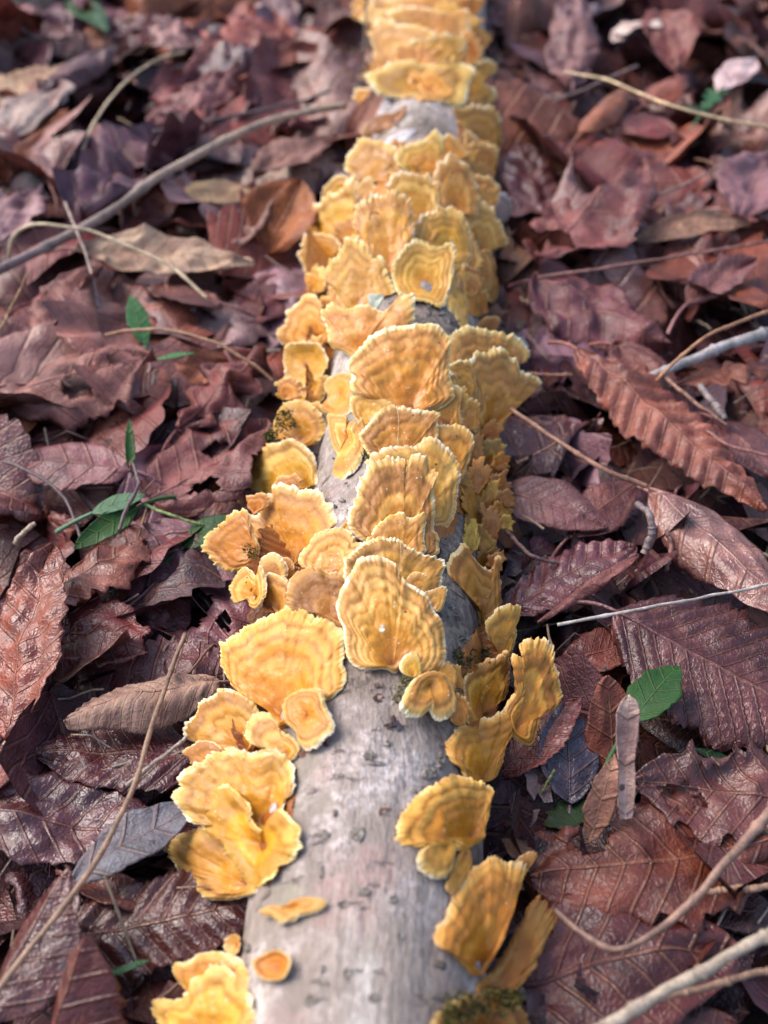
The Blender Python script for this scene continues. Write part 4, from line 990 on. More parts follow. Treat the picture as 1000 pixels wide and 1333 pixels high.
leaf('red-brown oval leaf below the thin tan stem, right of the crust', 'the red-brown oval leaf', (740, 700), (830, 630), 36, 18, 24, (.13, .052, .042), 'oval', crumple=.4, wet=.6)
leaf('big brown toothed leaf with a strong midrib, upper right', 'the big upper brown leaf', (700, 355), (835, 215), 70, 24, 40, (.175, .082, .07), 'toothed', pleat=2.2, K=8, crumple=.45, wet=.5, roll=-10, fold=-.2)
leaf('large purple leaf folded over itself right of the cupped bracket', 'the large folded purple leaf', (700, 365), (880, 440), 62, 26, 24, (.14, .07, .075), 'broad', crumple=.8, fold=-.4, wet=.55, K=7)
leaf('shiny ribbed dark leaf close beside the log, upper right', 'the shiny dark log-side leaf', (700, 300), (680, 190), 36, 14, 22, (.11, .055, .062), 'toothed', pleat=2.0, K=8, crumple=.3, wet=.9)
leaf('brown leaf curled shut like a seed pod on a reddish stalk', 'the pod-like curled leaf', (757, 172), (818, 112), 26, 30, 38, (.27, .115, .05), 'oval', curl=-1.5, crumple=.2, wet=.4, K=6, stalk=20)
leaf('tall grey-brown leaf standing near the top edge, right of the log', 'the tall grey-brown leaf', (745, 105), (752, -15), 36, 22, 36, (.20, .135, .13), 'oval', crumple=.35, curl=-.5, wet=.5, K=5)
leaf('red-brown folded leaf at the top right, beside cream flakes', 'the folded top right leaf', (880, 95), (850, 20), 34, 24, 34, (.19, .075, .055), 'oval', crumple=.5, fold=.5, wet=.5)
leaf('small cream leaf scrap near the top right, larger of two', 'the larger cream scrap', (800, 45), (858, 25), 16, 36, 40, 'cream', 'scrap', crumple=.6, wet=.2, stalk=0)
leaf('small cream leaf scrap near the top right, smaller of two', 'the smaller cream scrap', (800, 55), (822, 30), 11, 34, 36, 'cream', 'scrap', crumple=.6, wet=.2, stalk=0)
leaf('pale pinkish leaf at the right edge near the top', 'the pale pinkish leaf', (935, 118), (985, 80), 24, 34, 36, (.62, .50, .46), 'oval', crumple=.5, wet=.2)
leaf('orange-brown leaf beside the pod-like curled leaf', 'the orange-brown pod neighbour', (840, 135), (895, 100), 26, 28, 34, (.23, .085, .045), 'oval', crumple=.6, curl=-.5, wet=.45)
leaf('dark reddish leaf under the pale grass stem, upper right', 'the reddish grass-side leaf', (880, 175), (790, 160), 30, 22, 24, (.15, .058, .05), 'oval', crumple=.5, wet=.5)
leaf('olive leaf edge beside the right edge, upper right', 'the olive edge leaf', (930, 215), (985, 255), 28, 30, 26, (.16, .13, .055), 'oval', crumple=.4, wet=.4)
leaf('grey-mauve leaf at the right edge below the olive leaf', 'the grey-mauve edge leaf', (960, 290), (1010, 200), 46, 26, 32, (.19, .125, .135), 'oval', crumple=.4, wet=.5)
leaf('long curled tan leaf with a light edge, right of the big upper leaf', 'the long curled tan leaf', (825, 312), (975, 292), 22, 28, 30, (.30, .20, .12), 'oval', curl=.9, crumple=.3, wet=.35, roll=14)
leaf('lobed brown leaf under the grey birch twig', 'the lobed brown twig leaf', (880, 500), (1010, 478), 28, 26, 28, (.19, .085, .045), 'lobed', crumple=.5, wet=.5)
leaf('dusky leaf at the right edge, above the pleated copper leaf\'s tip', 'the dusky edge leaf', (930, 545), (1010, 620), 44, 20, 22, (.17, .095, .09), 'oval', crumple=.5, wet=.5)
leaf('brown toothed leaf half hidden behind the pleated copper leaf', 'the half-hidden toothed leaf', (800, 450), (890, 560), 36, 24, 20, (.14, .062, .045), 'toothed', crumple=.4, wet=.5, K=9)
leaf('mauve leaf with a lit face near the right edge, upper middle', 'the lit mauve leaf', (895, 395), (985, 345), 32, 26, 32, (.22, .125, .115), 'oval', crumple=.6, fold=.4, wet=.5)
leaf('dark brown leaf by the bent twig at the right edge, low', 'the low right edge leaf', (1010, 1190), (900, 1180), 34, 12, 12, 'dark', 'oval', crumple=.4)
leaf('red-brown leaf under the silvery grass stem, beside the green leaf', 'the grass-stem red leaf', (730, 870), (850, 830), 30, 14, 18, (.13, .05, .036), 'oval', crumple=.5, wet=.5)

# ---- green leaves
GR = 'green leaves among the litter'
leaf('fresh green leaf with a pale tip, lying right of the tall lumpy bracket', 'the fresh green leaf', (822, 940), (884, 868), 32, 29, 32, 'green', 'oval', name='green_leaf', cat='green leaf', crumple=.15, wet=.7, K=5, curl=.3, group=GR, roll=-10)
leaf('dark green leaf in the shadow beside the orange bracket', 'the shadowed green leaf', (690, 1060), (778, 1055), 26, 8, 12, 'dgreen', 'oval', name='green_leaf', cat='green leaf', crumple=.15, wet=.7, K=5, group=GR)
leaf('bright green leaf with a pale blue-green upper lobe, left of the log', 'the bright green leaf', (180, 660), (96, 715), 17, 27, 22, 'green', 'oval', name='green_leaf', cat='green leaf', crumple=.1, wet=.6, K=4, curl=.5, group=GR, roll=-25)
leaf('short blue-green leaf folded over the bright green one', 'the short blue-green leaf', (120, 668), (190, 645), 15, 27, 30, 'greentop', 'oval', name='green_leaf', cat='green leaf', crumple=.1, wet=.6, K=4, group=GR)
leaf('green leaf half under the orange saw-edged bracket', 'the half-hidden green leaf', (240, 712), (300, 672), 22, 20, 24, 'green', 'oval', name='green_leaf', cat='green leaf', crumple=.15, wet=.6, K=4, group=GR)
leaf('narrow upright green blade left of the mossy cluster', 'the upright green blade', (172, 622), (168, 545), 7, 22, 34, 'green', 'oval', name='green_leaf', cat='green leaf', crumple=.1, K=2, curl=.6, group=GR, stalk=0)
leaf('small green leaf standing behind the big dry holed leaf', 'the small standing green leaf', (190, 450), (170, 385), 14, 24, 34, (.03, .12, .035), 'oval', name='green_leaf', cat='green leaf', crumple=.15, K=4, group=GR)
leaf('narrow green blade pointing right behind the dry holed leaf', 'the narrow green blade', (200, 470), (255, 460), 5, 28, 30, (.05, .15, .05), 'oval', name='green_leaf', cat='green leaf', crumple=.1, K=2, group=GR, stalk=0)
leaf('dark green leaf at the top left edge of the photo', 'the top left green leaf', (90, 0), (140, 45), 22, 22, 26, (.02, .06, .02), 'oval', name='green_leaf', cat='green leaf', crumple=.2, K=4, group=GR)
leaf('ivy-like green leaf under the pale grass stem, upper right', 'the ivy-like green leaf', (915, 145), (945, 108), 16, 30, 34, (.02, .085, .03), 'lobed', name='green_leaf', cat='green leaf', crumple=.2, K=3, group=GR)
leaf('small dark green leaf left of the ivy-like one', 'the small dark ivy leaf', (925, 150), (885, 140), 11, 28, 28, 'dgreen', 'oval', name='green_leaf', cat='green leaf', crumple=.2, K=3, group=GR)
leaf('green leaf cut by the right edge, upper right', 'the right edge green leaf', (980, 228), (1015, 205), 16, 30, 32, (.025, .10, .03), 'oval', name='green_leaf', cat='green leaf', crumple=.2, K=3, group=GR)
leaf('thin dark green blade under the ragged wavy leaf', 'the thin dark green blade', (905, 975), (965, 1000), 8, 16, 16, 'dgreen', 'oval', name='green_leaf', cat='green leaf', crumple=.1, K=2, group=GR, stalk=0)
leaf('short green grass blade beneath the big ribbed leaf', 'the short grass blade', (138, 1272), (195, 1250), 5, 14, 16, (.06, .15, .07), 'oval', name='grass_shoot', cat='grass', crumple=.1, K=2, stalk=0)

# ------------------------------------------------------------------ twigs, stems and straws
def stick(label, pts, hs, r0, r1, color, name='twig', cat='twig', knob=.16, group=None, col2=None, nodes=3, n=90):
    P = np.array([at(x, y, h) for (x, y), h in zip(pts, hs if hasattr(hs, '__len__') else [hs] * len(pts))])
    P = catmull(P, n)
    sd = abs(hash(label)) % 1000 if False else sum(map(ord, label)) % 997
    s = np.linspace(0, 1, n)
    R = .74 * np.linspace(r0, r1, n) * (1 + knob * n2(s * 14, s * 0, sd))
    for k in range(nodes):
        R = R * (1 + .35 * np.exp(-((s - (k + .6) / nodes) / .012) ** 2))
    P = P + .35 * np.stack([n2(s * 9, s * 0, sd + 1), n2(s * 9, s * 0, sd + 2), n2(s * 9, s * 0, sd + 3)], -1) * min(1.5, r0)
    c0 = np.array(color); c1 = np.array(col2 if col2 is not None else color)
    cc = c0 + (c1 - c0) * s[:, None]
    cc = cc * (1 + .4 * n2(s * 22, s * 0, sd + 7))[:, None]
    o = tube(name, P, R, M_TWIG, nseg=10, loc=P[0], attrs_t=cc)
    tag(o, label, cat, group)
    return o
STRAW, TANS, PALE, REDST, GREYT, DARKT = (.42, .25, .10), (.36, .20, .11), (.58, .46, .30), (.24, .11, .09), (.42, .38, .38), (.11, .075, .075)
thick = stick('thick tan twig slanting from the left edge to the log, greyer at its lower end', [(-30, 365), (60, 322), (130, 284), (230, 216), (330, 166), (400, 146), (450, 137)], [34, 36, 38, 40, 40, 38, 34], 3.1, 2.6, (.17, .125, .13), col2=(.52, .38, .26), nodes=4)
stick('thin pale stem curving up to the right, upper left', [(107, 197), (125, 155), (165, 105), (205, 78), (240, 68)], [30, 36, 42, 42, 38], 1.0, .8, PALE, 'withered_stalk', 'plant stalk')
stick('pale curved stalk arching over the thick twig\'s lower end', [(12, 335), (18, 308), (45, 293), (100, 297), (150, 313), (220, 345), (270, 388)], [30, 40, 46, 46, 42, 36, 28], 1.1, .9, PALE, 'withered_stalk', 'plant stalk')
stick('thin grey-brown stem crossing below the thick twig', [(85, 264), (105, 312), (118, 350), (128, 400)], [40, 40, 36, 30], .9, .8, (.30, .22, .19), 'withered_stalk', 'plant stalk')
stick('dry grass tip cut by the left edge below the thick twig', [(-10, 445), (15, 400), (37, 352)], [36, 42, 50], .7, .25, STRAW, 'dry_grass', 'dry grass')
stick('tan stem arching above the broad holed brown leaf', [(137, 436), (200, 428), (265, 441), (315, 465), (358, 497)], [32, 38, 38, 34, 26], 1.0, .8, TANS, 'withered_stalk', 'plant stalk')
stick('short tan stem poking in from the left edge, mid height', [(-20, 562), (12, 570), (38, 580)], [26, 26, 26], 1.0, .9, (.42, .27, .16), 'withered_stalk', 'plant stalk')
stick('long brown straw leaning across the lower left leaves', [(-20, 1312), (40, 1235), (100, 1160), (165, 1045), (200, 940), (240, 826)], [36, 36, 36, 34, 32, 24], 1.1, .9, (.30, .19, .125), 'straw', 'straw', nodes=3)
stick('short pale straw between the brown straw and the log', [(165, 1022), (205, 990), (245, 958)], [30, 30, 28], .8, .7, (.50, .40, .32), 'straw', 'straw')
stick('dark purple twig behind the thick tan twig', [(200, 172), (300, 152), (390, 132), (430, 118)], [30, 32, 32, 30], 1.4, 1.2, DARKT)
stick('dark slim twig standing along the far log\'s left edge', [(478, -10), (476, 30), (473, 65), (470, 100)], [62, 56, 48, 36], .8, .8, (.10, .065, .05))
stick('fine red stem across the big ribbed leaf', [(180, 1198), (205, 1165), (228, 1138)], [26, 27, 28], .4, .35, REDST, 'withered_stalk', 'plant stalk')
stick('tiny red side stem hanging beside the fine red stem', [(222, 1200), (222, 1180), (226, 1160)], [26, 26, 27], .35, .3, REDST, 'withered_stalk', 'plant stalk')
stick('dark bent twig over the bright green leaf', [(155, 690), (165, 660), (180, 630), (172, 600)], [32, 34, 34, 30], .9, .8, DARKT)
stick('green stem joining the bright green leaf to the litter', [(185, 655), (225, 672), (272, 685)], [27, 26, 22], .8, .7, (.22, .30, .10), 'withered_stalk', 'plant stalk')
stick('pale grass stem arching across the top right', [(735, 94), (790, 104), (870, 136), (940, 155), (1020, 168)], [50, 54, 56, 54, 50], 1.0, .9, (.60, .44, .26), 'dry_grass', 'dry grass')
stick('grey-brown stem crossing behind the pod-like leaf', [(700, 142), (760, 116), (830, 86)], [28, 32, 34], 1.1, .9, (.26, .17, .15), 'withered_stalk', 'plant stalk')
stick('long reddish stem from the log side to the right edge, upper right', [(700, 361), (780, 350), (860, 338), (1015, 312)], [32, 36, 38, 38], 1.1, .9, REDST, 'withered_stalk', 'plant stalk')
stick('thin brown stem slanting above the long curled tan leaf', [(830, 264), (885, 243), (940, 216)], [34, 38, 38], 1.0, .8, (.28, .18, .15), 'withered_stalk', 'plant stalk')
stick('grey birch-like twig with white bark entering from the right edge', [(826, 496), (860, 484), (905, 466), (950, 448), (1020, 428)], [30, 32, 34, 36, 38], 2.2, 3.0, (.33, .30, .30), knob=.12)
stick('orange-tan stem arching over the grey birch-like twig', [(855, 497), (880, 470), (920, 438), (965, 418), (1015, 400)], [32, 40, 46, 46, 44], .9, 1.0, (.38, .19, .10), 'withered_stalk', 'plant stalk')
stick('short brown stem pointing down right from the birch-like twig', [(858, 483), (900, 520), (946, 553)], [34, 32, 28], 1.0, .8, (.30, .16, .11), 'withered_stalk', 'plant stalk')
stick('straight tan stem running from the folded bracket towards the copper leaf', [(664, 533), (740, 583), (790, 612), (842, 633)], [34, 32, 30, 26], 1.1, 1.2, (.34, .18, .12), 'withered_stalk', 'plant stalk')
stick('thin tan stem just below the straight tan stem\'s start', [(672, 604), (700, 590), (728, 574)], [22, 22, 22], .8, .7, (.30, .15, .10), 'withered_stalk', 'plant stalk')
stick('short tan stem level with the folded bracket\'s sharp tip', [(680, 486), (710, 488), (745, 488)], [24, 24, 24], .9, .8, (.34, .17, .11), 'withered_stalk', 'plant stalk')
stick('silvery dry grass stem across the big dark ribbed leaf', [(725, 813), (790, 801), (850, 789), (930, 775), (1020, 756)], [34, 36, 38, 38, 36], .7, .6, (.45, .40, .36), 'dry_grass', 'dry grass')
stick('bent brown twig with an elbow, lower right', [(722, 1184), (755, 1212), (800, 1236), (850, 1217), (905, 1170), (955, 1112), (1015, 1040)], [26, 28, 30, 34, 38, 42, 44], 1.0, 1.7, (.27, .16, .12), nodes=3)
stick('pale thick straw in the bottom right corner', [(770, 1345), (840, 1305), (920, 1262), (1030, 1200)], [40, 42, 44, 46], 2.0, 1.9, (.42, .34, .26), 'straw', 'straw')
stick('brown stem behind the pale thick straw, bottom right', [(860, 1300), (930, 1282), (1020, 1258)], [30, 30, 30], 1.3, 1.2, (.25, .15, .10), 'withered_stalk', 'plant stalk')
stick('short tan stem at the right edge above the pale thick straw', [(915, 1160), (960, 1157), (1020, 1154)], [26, 26, 26], 1.2, 1.2, (.34, .20, .13), 'withered_stalk', 'plant stalk')
stick('short knobbly lichened twig standing below the copper leaf', [(830, 655), (846, 672), (848, 695), (838, 722)], [36, 36, 32, 26], 1.5, 1.8, (.23, .17, .165), knob=.18)
stick('reddish stalk with a hooked end under the rolled tan leaf', [(868, 742), (874, 712), (868, 690)], [26, 28, 30], 1.1, .9, REDST, 'withered_stalk', 'plant stalk')
stick('thin brown stem arching below the crumbled crust', [(658, 690), (690, 722), (735, 735)], [22, 26, 22], 1.0, .9, (.20, .11, .10), 'withered_stalk', 'plant stalk')
stick('short mottled grey twig right of the birch-like twig', [(912, 502), (925, 520), (945, 545)], [28, 28, 26], 2.0, 1.7, (.26, .21, .20), knob=.25)
stick('thin red stem near the dusky edge leaf', [(920, 560), (950, 580), (1010, 595)], [28, 28, 28], .9, .8, REDST, 'withered_stalk', 'plant stalk')
stick('dark slender twig above the shadowed hollow, left middle', [(5, 600), (50, 620), (85, 650), (105, 700)], [28, 28, 26, 22], .9, .7, DARKT)
stick('short pale stick in the dark hollow left of the bright green leaf', [(18, 708), (32, 692), (45, 682)], [20, 22, 22], 1.2, 1.0, (.48, .38, .27))
stick('tiny green stalk standing in the gap beside the shadowed green leaf', [(705, 1032), (715, 1015), (722, 1002)], [14, 18, 20], .6, .5, (.22, .25, .10), 'withered_stalk', 'plant stalk')

# ------------------------------------------------------------------ silk, moss, lichen and chips on the log
def silk(label, pts, lift):
    P = []
    for (x, y), l in zip(pts, lift):
        d = rays((x, y))
        t, tn, _ = log_hit(d)
        P.append(CAMP + d[0] * ((t[0] if np.isfinite(t[0]) else tn[0]) - l))
    P = catmull(np.array(P), 24)
    o = tube('silk_thread', P, .045, M_TWIG, nseg=5, loc=P[0], attrs_t=(.8, .72, .55))
    tag(o, label, 'silk thread')
silk('fine spider thread hanging over the lace-rimmed bracket', [(516, 528), (519, 545), (518, 575), (521, 605)], [13, 13, 11, 8])
silk('fine spider thread over the crest behind the tall front disc', [(521, 704), (522, 720), (520, 742)], [13, 12, 10])

def tuft(label, spots, color, n, hgt, cat='moss', name='moss_tuft'):
    """a cushion of tiny leafy shoots"""
    V, F, T = [], [], []
    loc = None
    for k in range(n):
        x, y, rpx = spots[k % len(spots)][:3]
        lf = spots[k % len(spots)][3]
        a, r = RND.uniform(0, 6.28), rpx * RND.random() ** .5
        d = rays((x + r * math.cos(a), y + r * math.sin(a)))
        t, tn, _ = log_hit(d)
        P = CAMP + d[0] * ((t[0] if np.isfinite(t[0]) else tn[0]) - lf)
        if loc is None: loc = P
        up = unit(log_frame(P) + rng.normal(0, .55, 3))
        sd = unit(np.cross(up, rng.normal(0, 1, 3)))
        h, w = hgt * RND.uniform(.5, 1.2), hgt * RND.uniform(.12, .24)
        b = len(V)
        fw = np.cross(up, sd) * h * .25
        V += [P - sd * w, P + sd * w, P + up * h * .55 + sd * w * .8 + fw, P + up * h * .55 - sd * w * .8 + fw, P + up * h + fw * .3]
        F += [[b, b + 1, b + 2, b + 3], [b + 3, b + 2, b + 4]]
        c = np.array(color) * RND.uniform(.5, 1.6)
        T += [c * .6, c * .6, c, c, c * 1.3]
    o = mk(name, np.array(V), np.array([np.array(f) for f in F], dtype=object), M_MOSS, loc=loc, attrs={'tint': np.array(T) * 5}, smooth=False)
    tag(o, label, cat)
    return o
tuft('grey-white mossy patch on the wide bracket behind the pierced caps', [(515, 216, 22, 6), (535, 222, 18, 6), (498, 214, 12, 6)], (.20, .19, .16), 420, 1.3)
tuft('olive moss in the notch of the bright yellow left-edge bracket', [(425, 388, 14, 5), (415, 395, 10, 4), (432, 400, 8, 4)], (.13, .105, .06), 200, 1.9)
tuft('green moss smothering the left-edge cluster above the smooth round bracket', [(365, 560, 16, 6), (388, 540, 16, 6), (405, 535, 12, 5), (372, 545, 12, 7), (352, 567, 8, 6)], (.15, .14, .045), 420, 1.6)
tuft('grey-green moss spot beside the holed cap', [(472, 308, 8, 7), (468, 318, 7, 7), (475, 298, 6, 7)], (.22, .21, .12), 150, 1.2)
tuft('brown-green moss on the dark bark behind the thick yellow bracket', [(618, 855, 12, 3), (606, 862, 10, 3), (630, 850, 8, 5), (595, 852, 8, 2)], (.11, .085, .055), 260, 1.4)
tuft('grey-green moss at the two-lobed cap\'s left edge', [(520, 893, 9, 2), (516, 908, 8, 2), (528, 885, 8, 2)], (.20, .19, .12), 150, 1.2)
tuft('moss at the log\'s lower right on the bottom edge', [(600, 1312, 22, 6), (640, 1305, 22, 8), (665, 1300, 12, 9), (585, 1325, 16, 4)], (.125, .095, .05), 420, 2.0)
tuft('pale grey-green moss crumbs at the saw-edged bracket\'s foot', [(325, 715, 8, 5), (330, 722, 7, 5)], (.19, .18, .10), 110, 1.1)
tuft('grey crumbs on the bare bark left of the lace-rimmed bracket', [(478, 592, 6, 1), (480, 584, 5, 1)], (.30, .27, .22), 90, 1.4)

def flake(label, pts, lift, color, name, cat):
    O = catmull(np.array(pts, float), 40, True)
    c = O.mean(0)
    nr = 6
    s = np.linspace(0, 1, nr)
    Q = c + (O[None] - c) * s[:, None, None]
    Qf = Q.reshape(-1, 2)
    d0 = rays(c)
    t, tn, _ = log_hit(d0)
    tb = (t[0] if np.isfinite(t[0]) else tn[0]) - lift
    B = CAMP + d0[0] * tb
    n = unit(log_frame(B) * .5 - d0[0] * .5)
    D = rays(Qf)
    V = CAMP + D * (((B - CAMP) @ n) / (D @ n))[:, None]
    V = V + n * (.8 * n2(Qf[:, 0] / 7, Qf[:, 1] / 7, 3.0))[:, None]
    Vb = V - n * .5
    VV = np.concatenate([V, Vb.reshape(nr, -1, 3)[::-1].reshape(-1, 3)])
    o = mk(name, VV, grid_faces(2 * nr, 40, True), M_TWIG, loc=B, attrs={'tint': np.tile(np.array(color), (len(VV), 1))})
    tag(o, label, cat)
flake('pale green lichen flake on the folded yellow bracket', [(479, 384), (490, 382), (500, 384), (497, 394), (490, 402), (482, 398)], 12, (.42, .46, .36), 'lichen_flake', 'lichen')
flake('grey-white peeling bark flake, right half, far bare patch', [(500, 185), (518, 172), (540, 168), (536, 178), (520, 190), (505, 193)], 2.5, (.62, .58, .60), 'bark_flake', 'bark flake')
flake('grey-white peeling bark flake, left half, far bare patch', [(492, 145), (503, 124), (512, 130), (505, 146), (494, 158), (484, 162)], 4, (.50, .45, .45), 'bark_flake', 'bark flake')
flake('tiny pale crumb on the tall front disc', [(494, 816), (499, 814), (502, 819), (498, 823), (494, 821)], 13, (.75, .65, .5), 'pale_crumb', 'crumb')
flake('tiny white crumb on the widest orange-yellow bracket', [(355, 870), (361, 867), (363, 873), (358, 878)], 13, (.85, .78, .7), 'pale_crumb', 'crumb')
flake('dark scrap of bark lying on the far yellow shelf', [(563, 46), (574, 50), (592, 58), (588, 62), (574, 58), (570, 52)], 11, (.10, .09, .085), 'bark_scrap', 'bark scrap')

# ------------------------------------------------------------------ other single leaves of the litter
FCOL = [('brown', (.125, .058, .043)), ('purple-brown', (.12, .062, .066)), ('red-brown', (.14, .05, .038)), ('dark brown', (.062, .030, .028)), ('rust', (.20, .07, .038)),
        ('tan', (.27, .17, .115)), ('grey-brown', (.17, .115, .11)), ('copper', (.20, .095, .058)), ('dark purple', (.072, .042, .052)), ('pale mauve', (.25, .17, .17)), ('orange-brown', (.26, .095, .035)), ('slate grey', (.13, .12, .15))]
FW = [14, 15, 13, 11, 9, 6, 9, 8, 9, 6, 4, 2]
FK = [('oval', 'oval'), ('broad', 'broad'), ('broad', 'broad'), ('toothed', 'toothed'), ('long', 'long ribbed'), ('lobed', 'lobed'), ('broad', 'broad'), ('scrap', 'torn')]
used = set()
def filler_label(px, py, cname, kname, state, L):
    near = sorted(HERO, key=lambda h: (h[0] - px) ** 2 + (h[1] - py) ** 2)[:6]
    size = 'small' if L < 44 else 'large' if L > 66 else ''
    for hx, hy, ref in near:
        dx, dy = px - hx, py - hy
        if abs(dx) > abs(dy) * 1.3: w = 'right of' if dx > 0 else 'left of'
        else: w = 'in front of' if dy > 0 else 'behind'
        s = ' '.join(f'{size} {state} {cname} {kname} leaf {w} {ref}'.split())
        if s not in used and len(s.split()) <= 16:
            used.add(s)
            return s
    return None
RND = random.Random(77)
cands = []
for y in np.arange(96, 900, 33.0):
    for x in np.arange(-330, 360, 35.0):
        p = np.array([x + RND.uniform(-13, 13), y + RND.uniform(-12, 12), 10.0])
        if abs(p[0] - ax_x(p[1])) < 36: continue
        qx, qy = topx(p)
        if (640 < qx < 800 and 880 < qy < 1120) or (740 < qx < 1010 and 425 < qy < 670) or (800 < qx and 760 < qy < 960) or (90 < qx < 350 and 290 < qy < 380) or (60 < qx < 330 and 1040 < qy < 1190): continue
        if -50 < qx < 1050 and -25 < qy < 1385: cands.append((p, qx, qy))
RND.shuffle(cands)
for k, (p, qx, qy) in enumerate(cands[:235]):
    lit = 1.4 if (qx < 480 and qy < 560) else 1.0  # stronger light of the upper left, painted into the leaf colours
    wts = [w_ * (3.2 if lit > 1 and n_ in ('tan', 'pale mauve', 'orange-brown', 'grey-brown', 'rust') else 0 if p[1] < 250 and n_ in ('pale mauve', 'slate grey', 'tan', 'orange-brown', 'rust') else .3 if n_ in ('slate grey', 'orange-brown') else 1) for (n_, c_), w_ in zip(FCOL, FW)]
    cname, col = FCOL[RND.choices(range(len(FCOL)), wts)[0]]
    kind, kname = RND.choice(FK)
    L = RND.uniform(52, 105) * (1.25 if p[1] > 420 else 1); W = L * (RND.uniform(.22, .34) if kind != 'broad' else RND.uniform(.34, .44))
    a = RND.uniform(0, 6.28)
    z = RND.uniform(1, 11 if p[1] < 330 else 16)
    tilt = RND.uniform(-.28, .28)
    if (560 < qx < 960 and 830 < qy < 1200) or (90 < qx < 250 and 50 < qy < 210) or (700 < qx and 80 < qy < 180) or (qx < 330 and qy > 1000):
        L = min(L, 46); z = 0; tilt *= .4
        W = min(W, 14)
    d = np.array([math.cos(a) * math.cos(tilt), math.sin(a) * math.cos(tilt), math.sin(tilt)]) * L
    P0, P1 = p - d / 2, p + d / 2
    for P in (P0, P1):
        P[2] = max(P[2] - 10 + z, -5)
        if abs(P[0] - ax_x(P[1])) < 62: P[2] = min(P[2], 13)
        gap = abs(P[0] - ax_x(P[1])) - 41
        if gap < 0: P[0] += -gap * np.sign(P[0] - ax_x(P[1]))
    curl = RND.choice([0, .3, -.5, -.8, .7, -1.1])
    state = 'curled' if abs(curl) > .75 else 'cupped' if curl > .25 else 'arched' if curl < -.3 else RND.choice(['flat', 'crumpled'])
    lb = filler_label(qx, qy, cname, kname, state, L)
    if lb is None: continue
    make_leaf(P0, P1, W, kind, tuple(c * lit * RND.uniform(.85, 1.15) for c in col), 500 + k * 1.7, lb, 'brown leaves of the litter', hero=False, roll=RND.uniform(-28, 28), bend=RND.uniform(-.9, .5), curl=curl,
              crumple=RND.uniform(.4, 1.0) + (.4 if state == 'crumpled' else 0), pleat=RND.choice([0, .8, 1.5]) if kind in ('toothed', 'long') else RND.choice([0, .5]), K=RND.choice([7, 9, 11]), ragged=RND.uniform(.1, .6),
              wet=RND.uniform(.3, .95), stalk=RND.choice([0, 10, 16]), nu=42, fold=RND.choice([0, 0, -.3, .4]),
              holes=[(RND.uniform(.3, .8), RND.uniform(-.6, .6), RND.uniform(2, 5))] if RND.random() < .3 else ())

# ------------------------------------------------------------------ the mass of litter underneath
def litter(n, x0, x1, y0, y1, z0, z1, smin, smax, seed, keep_out, gain=1.0):
    r = np.random.default_rng(seed)
    nu, nv = 7, 5
    u, v = np.meshgrid(np.linspace(0, 1, nu), np.linspace(-1, 1, nv), indexing='ij')
    cols = np.array([c for _, c in FCOL]) * np.array([.9, .58, .68]); w = np.array(FW, float); w /= w.sum()
    VV, TT, VN, AC, WT = [], [], [], [], []
    cnt = 0
    while cnt < n:
        x, y = r.uniform(x0, x1), r.uniform(y0, y1)
        if keep_out and abs(x - ax_x(y)) < 30: continue
        L = r.uniform(smin, smax); W = L * r.uniform(.2, .36)
        a, t, ro = r.uniform(0, 6.28), r.normal(0, .3), r.normal(0, .45)
        bend, curl = r.uniform(-1, .8), r.uniform(-1, 1)
        wd = np.sin(np.pi * u ** .9) ** .75
        lx = (u - .5) * L
        ly = v * wd * W * (1 + .2 * r.normal(0, 1, u.shape) * (np.abs(v) > .9))
        lz = bend * L * .25 * (u - .5) ** 2 * 4 + curl * W * .5 * v ** 2 * wd + r.normal(0, L * .02, u.shape)
        ly, lz = ly * math.cos(ro) - lz * math.sin(ro), ly * math.sin(ro) + lz * math.cos(ro)
        lx, lz = lx * math.cos(t) - lz * math.sin(t), lx * math.sin(t) + lz * math.cos(t)
        X = lx * math.cos(a) - ly * math.sin(a); Y = lx * math.sin(a) + ly * math.cos(a)
        VV.append(np.stack([x + X, y + Y, r.uniform(z0, z1) + lz], -1).reshape(-1, 3))
        c = cols[r.choice(len(cols), p=w)] * r.uniform(.5, 1.0) * gain
        TT.append(np.tile(c, (nu * nv, 1))); VN.append((u * 9 - np.abs(v) * 2.2).reshape(-1)); AC.append(v.reshape(-1)); WT.append(np.full(nu * nv, r.uniform(.2, .9)))
        cnt += 1
    F0 = grid_faces(nu, nv)
    F = np.concatenate([F0 + k * nu * nv for k in range(n)])
    return mk('leaf_litter', np.concatenate(VV), F, M_LEAF, loc=((x0 + x1) / 2, (y0 + y1) / 2, 0), attrs={'tint': np.concatenate(TT), 'vein': np.concatenate(VN), 'across': np.concatenate(AC), 'wet': np.concatenate(WT)})
tag(litter(3600, -420, 460, -60, 1000, -7, 5, 32, 74, 3, False), 'dense mass of small rotting brown leaves under the larger ones', 'leaf litter', kind='stuff')
tag(litter(4200, -1500, 1500, -600, 2600, -7, 14, 40, 90, 5, True), 'brown leaf litter of the wood floor all round the log', 'leaf litter', kind='stuff')
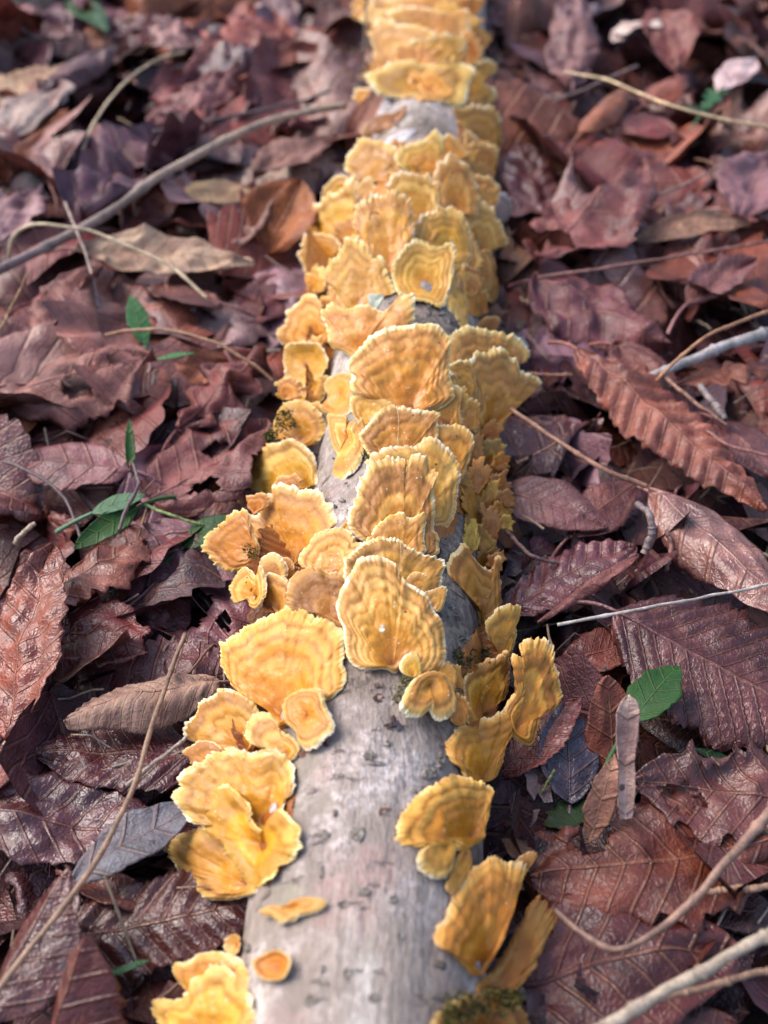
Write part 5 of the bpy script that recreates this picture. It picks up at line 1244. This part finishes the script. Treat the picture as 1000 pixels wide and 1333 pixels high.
def debris(n, seed):
    r = np.random.default_rng(seed)
    VV, FF, TT = [], [], []
    k = 5
    for q in range(n):
        y = r.uniform(90, 820)
        x = r.uniform(-.36 * y - 60, .36 * y + 60)
        if abs(x - ax_x(y)) < 32: continue
        L = r.uniform(6, 30); a = r.uniform(0, 6.28); z = r.uniform(0, 20)
        P = np.stack([x + np.linspace(-.5, .5, 5) * L * math.cos(a), y + np.linspace(-.5, .5, 5) * L * math.sin(a), z + r.normal(0, .06, 5) * L + np.linspace(-.5, .5, 5) * L * r.normal(0, .25)], -1)
        V = tube_rings(P, np.full(5, r.uniform(.2, .6)), k).reshape(-1, 3)
        FF.append(grid_faces(5, k, True)[:, ::-1] + sum(map(len, VV))); VV.append(V)
        c = np.array([(.2, .11, .08), (.34, .24, .16), (.10, .06, .055), (.40, .32, .25)][r.integers(4)]) * r.uniform(.6, 1.2)
        TT.append(np.tile(c, (len(V), 1)))
    o = mk('stem_debris', np.concatenate(VV), np.concatenate(FF), M_TWIG, loc=(0, 400, 0), attrs={'tint': np.concatenate(TT)})
    tag(o, 'scattered fine stems and leaf stalks among the leaves', 'debris', kind='stuff')
debris(520, 9)

# ------------------------------------------------------------------ crumbs of leaf and bark along the foot of the log
def crumbs(n, seed):
    r = np.random.default_rng(seed)
    VV, TT = [], []
    nu, nv = 4, 4
    u, v = np.meshgrid(np.linspace(-1, 1, nu), np.linspace(-1, 1, nv), indexing='ij')
    for q in range(n):
        y = r.uniform(95, 780); sd = r.choice([-1, 1])
        x = float(ax_x(y)) + sd * (29 + abs(r.normal(0, 9)))
        L = r.uniform(2, 7); a = r.uniform(0, 6.28)
        z = r.uniform(2, 18)
        if q % 5 == 0:
            dx = r.uniform(-21, 24); x = float(ax_x(y)) + dx; z = AX_Z + math.sqrt(29.6 ** 2 - dx ** 2) + .5; L = r.uniform(.5, 1.7)
        lx, ly = u * L * (1 + .2 * r.normal(0, 1, u.shape)), v * L * r.uniform(.4, .9) * (1 + .2 * r.normal(0, 1, u.shape))
        lz = (r.normal(0, .8, u.shape) + r.normal(0, .5) * lx + r.normal(0, .5) * ly) * min(1, L / 4)
        VV.append(np.stack([x + lx * math.cos(a) - ly * math.sin(a), y + lx * math.sin(a) + ly * math.cos(a), z + lz], -1).reshape(-1, 3))
        c = np.array(FCOL[r.integers(len(FCOL))][1]) * r.uniform(.5, 1.2)
        TT.append(np.tile(c, (nu * nv, 1)))
    F0 = grid_faces(nu, nv)
    F = np.concatenate([F0 + k * nu * nv for k in range(n)])
    N = n * nu * nv
    o = mk('leaf_crumbs', np.concatenate(VV), F, M_LEAF, loc=(0, 400, 0), attrs={'tint': np.concatenate(TT), 'vein': np.zeros(N), 'across': np.full(N, .5), 'wet': np.full(N, .4)})
    tag(o, 'crumbs of broken leaf and bark along the foot of the log', 'debris', kind='stuff')
crumbs(900, 21)
